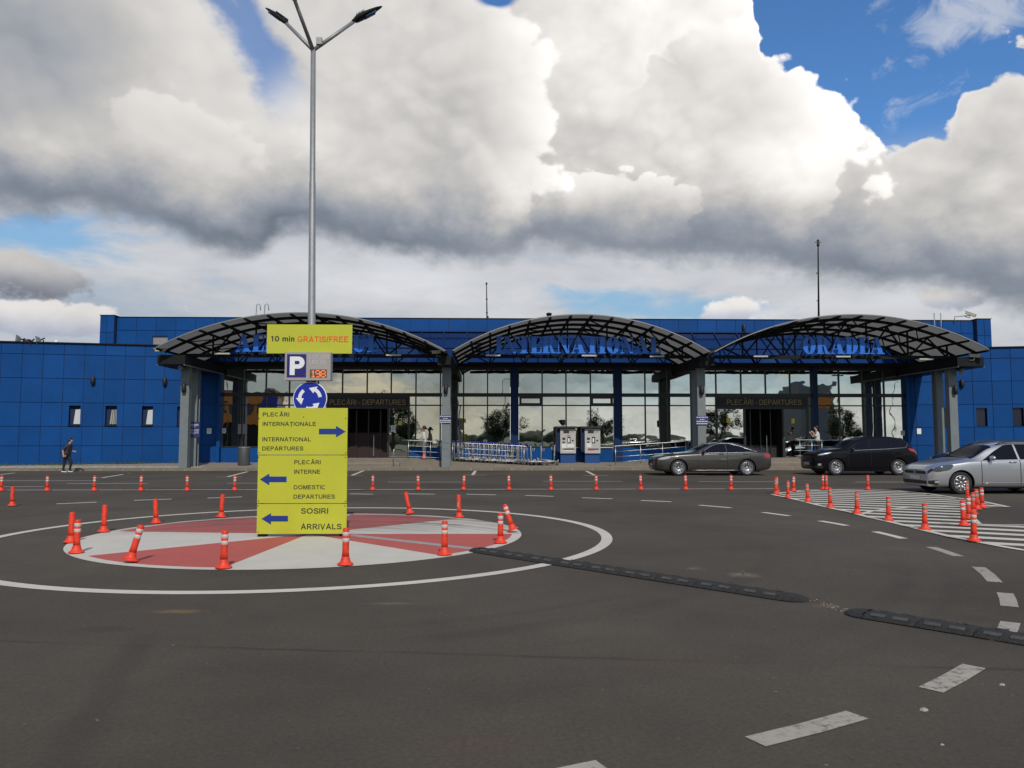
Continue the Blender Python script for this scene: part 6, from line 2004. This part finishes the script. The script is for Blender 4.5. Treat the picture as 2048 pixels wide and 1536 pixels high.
def floodlight(label, p, d, name='floodlight', m_='lamp_cream', s=1.0):
    p = Vector(p); r_ = thing(name, label, name.replace('_', ' '), tuple(p)); d = Vector(d).normalized(); sx_ = d.cross(Vector((0, 0, 1))).normalized(); up_ = sx_.cross(d)
    M_ = Matrix.Translation(p) @ Matrix(((d.x, sx_.x, up_.x, 0), (d.y, sx_.y, up_.y, 0), (d.z, sx_.z, up_.z, 0), (0, 0, 0, 1)))
    mb = MB().use(m_)
    fr = [(-.02, .10, .08), (.06, .17, .13), (.10, .19, .15), (.14, .20, .16)]
    rows = [[M_ @ Vector((l * s, y * w_ * s, z * h_ * s)) for y, z in ((-1, -1), (1, -1), (1, 1), (-1, 1))] for l, w_, h_ in fr]
    mb.grid(rows, smooth=False, close=True); mb.face((3, 2, 1, 0)); part(mb, 'housing', r_)
    mb = MB().use('head_lens'); mb.obox(M_ @ Matrix.Translation((.125 * s, 0, 0)), .01, .37 * s, .29 * s); part(mb, 'lens', r_)
    mb = MB().use('steel_dark'); mb.bar(M_ @ Vector((0, 0, -.02)), M_ @ Vector((-.18 * s, 0, .06 * s)), .05 * s, .05 * s); part(mb, 'bracket', r_)


def cctv(label, p, d, s=1.0):
    p = Vector(p); d = Vector(d).normalized(); r_ = thing('security_camera', label, 'camera', tuple(p))
    mb = MB().use('lamp_cream'); mb.bar(p - d * .16 * s, p + d * .2 * s, .10 * s, .10 * s); mb.use('sign_white'); mb.bar(p - d * .18 * s + Vector((0, 0, .06 * s)), p + d * .25 * s + Vector((0, 0, .06 * s)), .12 * s, .015); part(mb, 'housing', r_)
    mb = MB().use('black'); mb.bar(p + d * .2 * s, p + d * .225 * s, .075 * s, .075 * s); part(mb, 'lens', r_)
    mb = MB().use('galvanised'); mb.tube([p - Vector((0, 0, .05 * s)), p - Vector((0, 0, .16 * s)), p - Vector((0, 0, .17 * s)) - d * .18 * s], .018 * s, 6); part(mb, 'bracket', r_)


floodlight('cream floodlight under the left end of the canopy', wp(364, 733, 38.3), (-.75, -.6, -.25))
floodlight('cream floodlight on the right column pair under the canopy', wp(1920, 741, 38.3), (.8, -.4, -.5))
cctv('white security camera at the far left tip of the canopy', wp(322, 700, 37.2), (-1, -.25, -.05), 1.3)
cctv('cream security camera at the gutter left of the middle vault', wp(873, 704.5, 37.2), (-1, -.4, -.12), 1.2)
cctv('white security camera at the gutter between middle and right vaults', wp(1415, 708, 37.2), (.2, -1, -.1), 1.0)
cctv('white security camera at the right tip of the canopy beam', wp(1948, 712, 37.2), (1, -.3, -.1), 1.3)
for px, py, lab in ((445, 707, 'second'), (1178, 711, 'fourth'), (986, 710.5, 'third'), (1314, 712.5, 'fifth'), (1521, 712.5, 'sixth'), (1686, 713, 'seventh'), (787, 710, 'extra'), (1852, 718, 'eighth')):
    names = {445: 'near its left end', 787: 'right of the yellow board', 986: 'below the first letter of INTERNATIONAL', 1178: 'below the middle of INTERNATIONAL', 1314: 'below the last letter of INTERNATIONAL', 1521: 'left of ORADEA', 1686: 'below the middle of ORADEA', 1852: 'near its right end'}
    p = wp(px, py, 38.0); mb = MB().use('tube_pale'); mb.box(p.x - .36, 37.94, p.z - .045, p.x + .36, 38.06, p.z + .03)
    r_ = tag(mb.build('tube_light'), f'pale tube light under the canopy front beam, {names[px]}', 'light', 'tube lights under the canopy beam')
    for q0 in (-.3, .26):
        mb = MB().use('steel_dark'); mb.box(p.x + q0, 37.98, p.z + .031, p.x + q0 + .04, 38.32, 5.58); mb.build('bracket', r_)

# ------------------------------------------------------------------ roof-top odds and ends
def mast(label, px, ytop, ybase, Y, r0, head):
    a, b_ = wp(px, ytop, Y), wp(px, ybase, Y); r_ = thing('antenna_mast', label, 'antenna', (b_.x, Y, 8.7))
    mb = MB().use('steel_dark', True); mb.tube([(b_.x + .04, Y, 8.7), (a.x, Y, a.z)], [r0, r0 * .55], 8)
    for k in (.3, .62): mb.tube([(b_.x - .05, Y, 8.7 + (a.z - 8.7) * k), (b_.x + .08, Y, 8.7 + (a.z - 8.7) * k)], .03, 6)
    part(mb, 'pole', r_)
    mb = MB().use('black', True)
    if head: mb.tube([(a.x - .22, Y, a.z - .12), (a.x + .22, Y, a.z - .12)], .02, 6); mb.lathe([(.03, -.4), (.09, -.36), (.09, -.2), (.04, -.1), (.03, .1)], 8, tuple(a)); mb.lathe([(.08, -.06), (.10, 0), (.02, .04)], 8, tuple(a))
    else: mb.lathe([(.04, -.12), (.06, -.06), (.06, .0), (.02, .05)], 8, (a.x, Y, a.z)); part(mb, 'sensor', r_); mb = MB().use('black', True); mb.lathe([(.05, -.05), (.06, 0), (.02, .05)], 8, (b_.x + .09, Y, 9.25))
    part(mb, 'sensor', r_)


mast('short thin antenna mast on the roof left of the middle vault', 973, 566, 640, 48.6, .045, False)
mast('tall antenna mast with small sensors on the roof above the right vault', 1636, 481, 640, 48.6, .07, True)
for lab, xs_, hook in (('pair of hooked ladder rails on the roof above the left vault', (509.5, 526), True), ('pair of straight ladder rails on the roof right of the right vault', (1869.5, 1882.5), False)):
    r_ = thing('roof_ladder', lab, 'ladder', (wp(xs_[0], 640, 47.3).x, 46.5, 7.8))
    for x in xs_:
        p = wp(x, 645, 46.5); tpz = wp(x, 609 if hook else 626, 46.5).z
        mb = MB().use('galvanised', True)
        pts = [(p.x, 46.5, 7.6), (p.x + (.10 if hook else -.02), 46.5, tpz)]
        if hook: pts += [(p.x + .2, 46.5, tpz + .04), (p.x + .3, 46.5, tpz - .05), (p.x + .33, 46.5, tpz - .35)]
        mb.tube(pts, .028, 8); part(mb, 'rail', r_)
p = wp(1909, 640, 46.7); q = wp(1909, 633.5, 46.7); e_ = wp(1938, 631, 46.7)
mb = MB().use('galvanised', True); mb.tube([(p.x, 46.7, 8.7), (q.x, 46.7, q.z), (e_.x, 46.7, e_.z)], .03, 8)
tag(mb.build('camera_arm'), 'thin bent pole on the roof carrying the right roof camera', 'pole')
cctv('white roof camera at the end of the bent pole on the right', (e_.x + .05, 46.7, e_.z + .1), (1, -.5, -.55), 1.6)
p = wp(1098, 630, 47.7); mb = MB().use('steel_dark', True); mb.lathe([(.14, 8.7 - p.z), (.14, 0), (.18, .02), (.18, .1), (.02, .16)], 12, tuple(p)); tag(mb.build('vent_pipe'), 'small dark vent pipe on the roof behind the middle vault', 'vent')
p = wp(1372, 641, 47.7); mb = MB().use('steel_dark'); mb.box(p.x - .28, 47.7, 8.7, p.x + .28, 48.2, p.z + .05); mb.box(p.x - .32, 47.66, p.z + .052, p.x + .32, 48.24, p.z + .09); mb.box(p.x - .53, 47.8, 8.7, p.x - .49, 47.84, p.z + .1)
tag(mb.build('roof_vent'), 'low dark vent box on the roof between middle and right vaults', 'vent')
p = wp(1487.5, 657, 46.74); mb = MB().use('black', True); mb.lathe([(.03, -.32), (.09, -.28), (.10, .2), (.03, .28)], 10, (p.x, 46.66, p.z)); tag(mb.build('wall_lamp'), 'black oval lamp on the upper storey between middle and right vaults', 'lamp')
LWZ = 6.66
for lab, px, py, d in (('pale floodlight on the left roof edge, aimed left', 40, 679, (-1, -.5, .1)), ('dark low floodlight on the left roof edge between two pale ones', 61, 684, (-.6, -.8, -.5)), ('pale floodlight on the left roof edge, second pale one', 80, 680, (-1, -.5, -.2))):
    Y = wy(px) + .2; p = wp(px, py, Y); floodlight(lab, p, d, 'floodlight', 'steel_grey' if 'dark' not in lab else 'black', 1.3)
    mb = MB().use('black'); mb.bar((p.x + .15, Y + .05, LWZ), (p.x + .15, Y + .05, p.z), .05); mb.build('stand', [o for o in bpy.data.objects if o.get('label') == lab][0]).location = Vector((0, 0, 0)) - p
p = wp(112.5, 684, wy(112) + .2); mb = MB().use('sign_white', True); mb.lathe([(.02, -.12), (.09, -.07), (.10, 0), (.07, .08), (.01, .11)], 12, tuple(p)); mb.use('black'); mb.tube([p - Vector((0, 0, .1)), Vector((p.x, p.y, 6.62))], .03, 6)
tag(mb.build('globe_lamp'), 'small white globe lamp on the left roof edge', 'lamp')

# ------------------------------------------------------------------ what the glass front mirrors: trees, hills and buildings behind the viewer
random.seed(21)
hill = MB().use('hill', True)
rows = []
for i in range(181):
    x = -420 + 840 * i / 180
    hgt = 2.8 + 1.4 * math.sin(x * .021 + 1) + 1.1 * math.sin(x * .063) + .9 * math.sin(x * .17 + 2) + random.uniform(-.35, .35)
    rows.append([(x, -250 - 20 * math.sin(x * .013), -.1), (x, -252 - 20 * math.sin(x * .013), hgt * .55), (x + random.uniform(-1, 1), -257 - 20 * math.sin(x * .013), hgt), (x, -285, hgt * .6), (x, -300, -.1)])
hill.grid(rows); struct(hill, 'hills')


def tree_mesh(seed, H, spread, leaves):
    random.seed(seed)
    tr_ = MB().use('bark', True); br_tips = []
    tr_.tube([(0, 0, 0), (.05, .02, H * .3), (-.04, .05, H * .55), (0.05, 0, H * .85)], [.16, .12, .08, .03], 8)
    for k in range(16):
        z0 = H * random.uniform(.26, .75); a = random.uniform(0, 6.28); l = spread * random.uniform(.5, 1.0) * (1.1 - .6 * (z0 / H - .25))
        e_ = Vector((l * math.cos(a), l * math.sin(a), z0 + l * random.uniform(.25, .8)))
        m_ = Vector((l * .5 * math.cos(a + .2), l * .5 * math.sin(a + .2), z0 + l * .2)); tr_.tube([(0, 0, z0), m_, e_], [.05, .03, .012], 6); br_tips += [m_, e_, (m_ + e_) / 2]
        for q in range(2):
            f_ = e_ + Vector((random.uniform(-.6, .6), random.uniform(-.6, .6), random.uniform(-.1, .6))); tr_.tube([m_.lerp(e_, .6), f_], [.015, .006], 5); br_tips.append(f_)
    lf = MB().use('leaf')
    for _ in range(leaves):
        c_ = random.choice(br_tips) + Vector((random.gauss(0, .26), random.gauss(0, .26), random.gauss(0, .22)))
        s_ = random.uniform(.06, .14); a, b_ = random.uniform(0, 6.28), random.uniform(-1, 1)
        u_ = Vector((math.cos(a), math.sin(a), b_ * .5)).normalized() * s_; v2 = Vector((-math.sin(a) * .6, math.cos(a) * .6, b_)).normalized() * s_ * .6
        lf.add([c_ - u_, c_ - v2, c_ + u_, c_ + v2], [(0, 1, 2, 3)])
    return tr_, lf


tp = []
for sd_, H, sp_, lv in ((4, 5.6, 2.1, 5200), (9, 6.4, 2.5, 6800)):
    a, b_ = tree_mesh(sd_, H, sp_, lv); r_ = thing('tree', 'x', 'tree', (0, 0, -60), 'young trees mirrored in the glass'); a.build('trunk', r_); b_.build('crown', r_, fix=False); tp.append(r_)
used_t = set()


def mirror_x(px, Yobj):                  # where an object behind the viewer stands when its mirror image shows at px
    d_ = raydir(px, 860); return d_.x / d_.y * (86.0 - Yobj)


for px, Yo, k, sc_, lab in ((787, -16, 1, 1.15, 'broad leafy tree mirrored above the red doorway'), (985, -14, 0, .92, 'leafy tree mirrored behind the luggage trolleys'), (1010, -17, 1, .95, 'second leafy tree mirrored behind the luggage trolleys, taller'),
                            (1205, -15, 0, .95, 'leafy tree mirrored above the right ticket machine'), (1440, -16, 1, 1.0, 'dense tree mirrored left of the black doorway'),
                            (1690, -15, 1, .95, 'spreading tree mirrored right of the black doorway'), (1665, -20, 0, .8, 'smaller tree mirrored right of the black doorway'), (820, -22, 0, .9, 'smaller tree mirrored right of the red doorway')):
    o = tp[k] if k not in used_t else copy_tree(tp[k]); used_t.add(k)
    o.location = (mirror_x(px, Yo), Yo, 0); o.scale = (sc_, sc_, sc_); o.rotation_euler = (0, 0, random.uniform(0, 6)); o['label'] = lab
OB = thing('orange_building', 'orange building with dark windows mirrored at the left end of the glass', 'building', (mirror_x(490, -24), -24, 0))
bx0 = mirror_x(430, -24); bx1 = mirror_x(535, -24)
mb = MB().use('orange_wall'); mb.box(bx0, -34, 3.6, bx1, -24, 8.2); mb.use('dark_room'); mb.box(bx0 + .1, -33.9, 0, bx1 - .1, -24.3, 3.6); part(mb, 'wall', OB)
mb = MB().use('slate'); mb.box(bx0 - .3, -34.3, 8.203, bx1 + .3, -23.7, 8.5); part(mb, 'roof', OB)
for i in range(4):
    for z in (4.9,):
        x = bx0 + (bx1 - bx0) * (i + .5) / 4; mb = MB().use('dark_glass'); mb.box(x - .55, -24.0, z, x + .55, -23.96, z + 1.7); part(mb, 'window', OB)
BB = thing('billboard', 'blue round and white billboard mirrored beside the orange building', 'billboard', (mirror_x(545, -18), -18, 0))
mb = MB().use('sign_blue'); mb.lathe([(1.3, -.08), (1.3, .08)], 28, (mirror_x(540, -18), -18, 6.0), 'Y', False); mb.use('sign_white'); mb.box(mirror_x(551, -18), -18.05, 5.2, mirror_x(563, -18), -17.9, 6.8); part(mb, 'panel', BB)
mb = MB().use('steel_grey'); mb.box(mirror_x(546, -18) - .1, -18.2, 0, mirror_x(546, -18) + .1, -18.06, 6.5); part(mb, 'post', BB)
GH = thing('grey_hall', 'grey flat roofed building mirrored right of the black doorway', 'building', (mirror_x(1640, -40), -40, 0))
gx0, gx1 = mirror_x(1597, -40), mirror_x(1670, -40)
mb = MB().use('slate'); mb.box(gx0, -48, 0, gx1, -40, 10.6); part(mb, 'wall', GH)
mb = MB().use('orange_wall'); mb.box((gx0 * .3 + gx1 * .7) - 1.5, -40.0, 6.5, (gx0 * .3 + gx1 * .7) + 1.5, -39.93, 8.8); part(mb, 'window', GH)
for px, lab in ((453, 'grey pole mirrored in the leftmost glass panes'), (1785, 'grey pole mirrored in the rightmost glass panes'), (1005, 'thin pole mirrored behind the luggage trolleys')):
    x = mirror_x(px, -10); mb = MB().use('galvanised', True); mb.tube([(x, -10, 0), (x, -10, 8.5), (x + .3, -10, 9.0)], [.08, .05, .03], 8); mb.box(x + .25, -10.15, 8.95, x + .95, -9.85, 9.05); tag(mb.build('light_pole'), lab, 'street lamp', 'light poles mirrored in the glass')
mb = MB().use('field'); mb.add([(-160, -75, .02), (160, -75, .02), (160, -13, .02), (-160, -13, .02)], [(0, 1, 2, 3)]); struct(mb, 'lawn')
for i, (px, src, lab, to, frm) in enumerate(((1480, carA, 'dark car parked on the mirrored side left of the black doorway', None, None), (1560, carB, 'black off-roader parked on the mirrored side by the black doorway', None, None), (1330, carC, 'pale estate parked on the mirrored side behind the ramp railing', None, None))):
    more_car(src, lab, (mirror_x(px, -8), -8, 0), 0 if i % 2 else math.pi, to, frm)
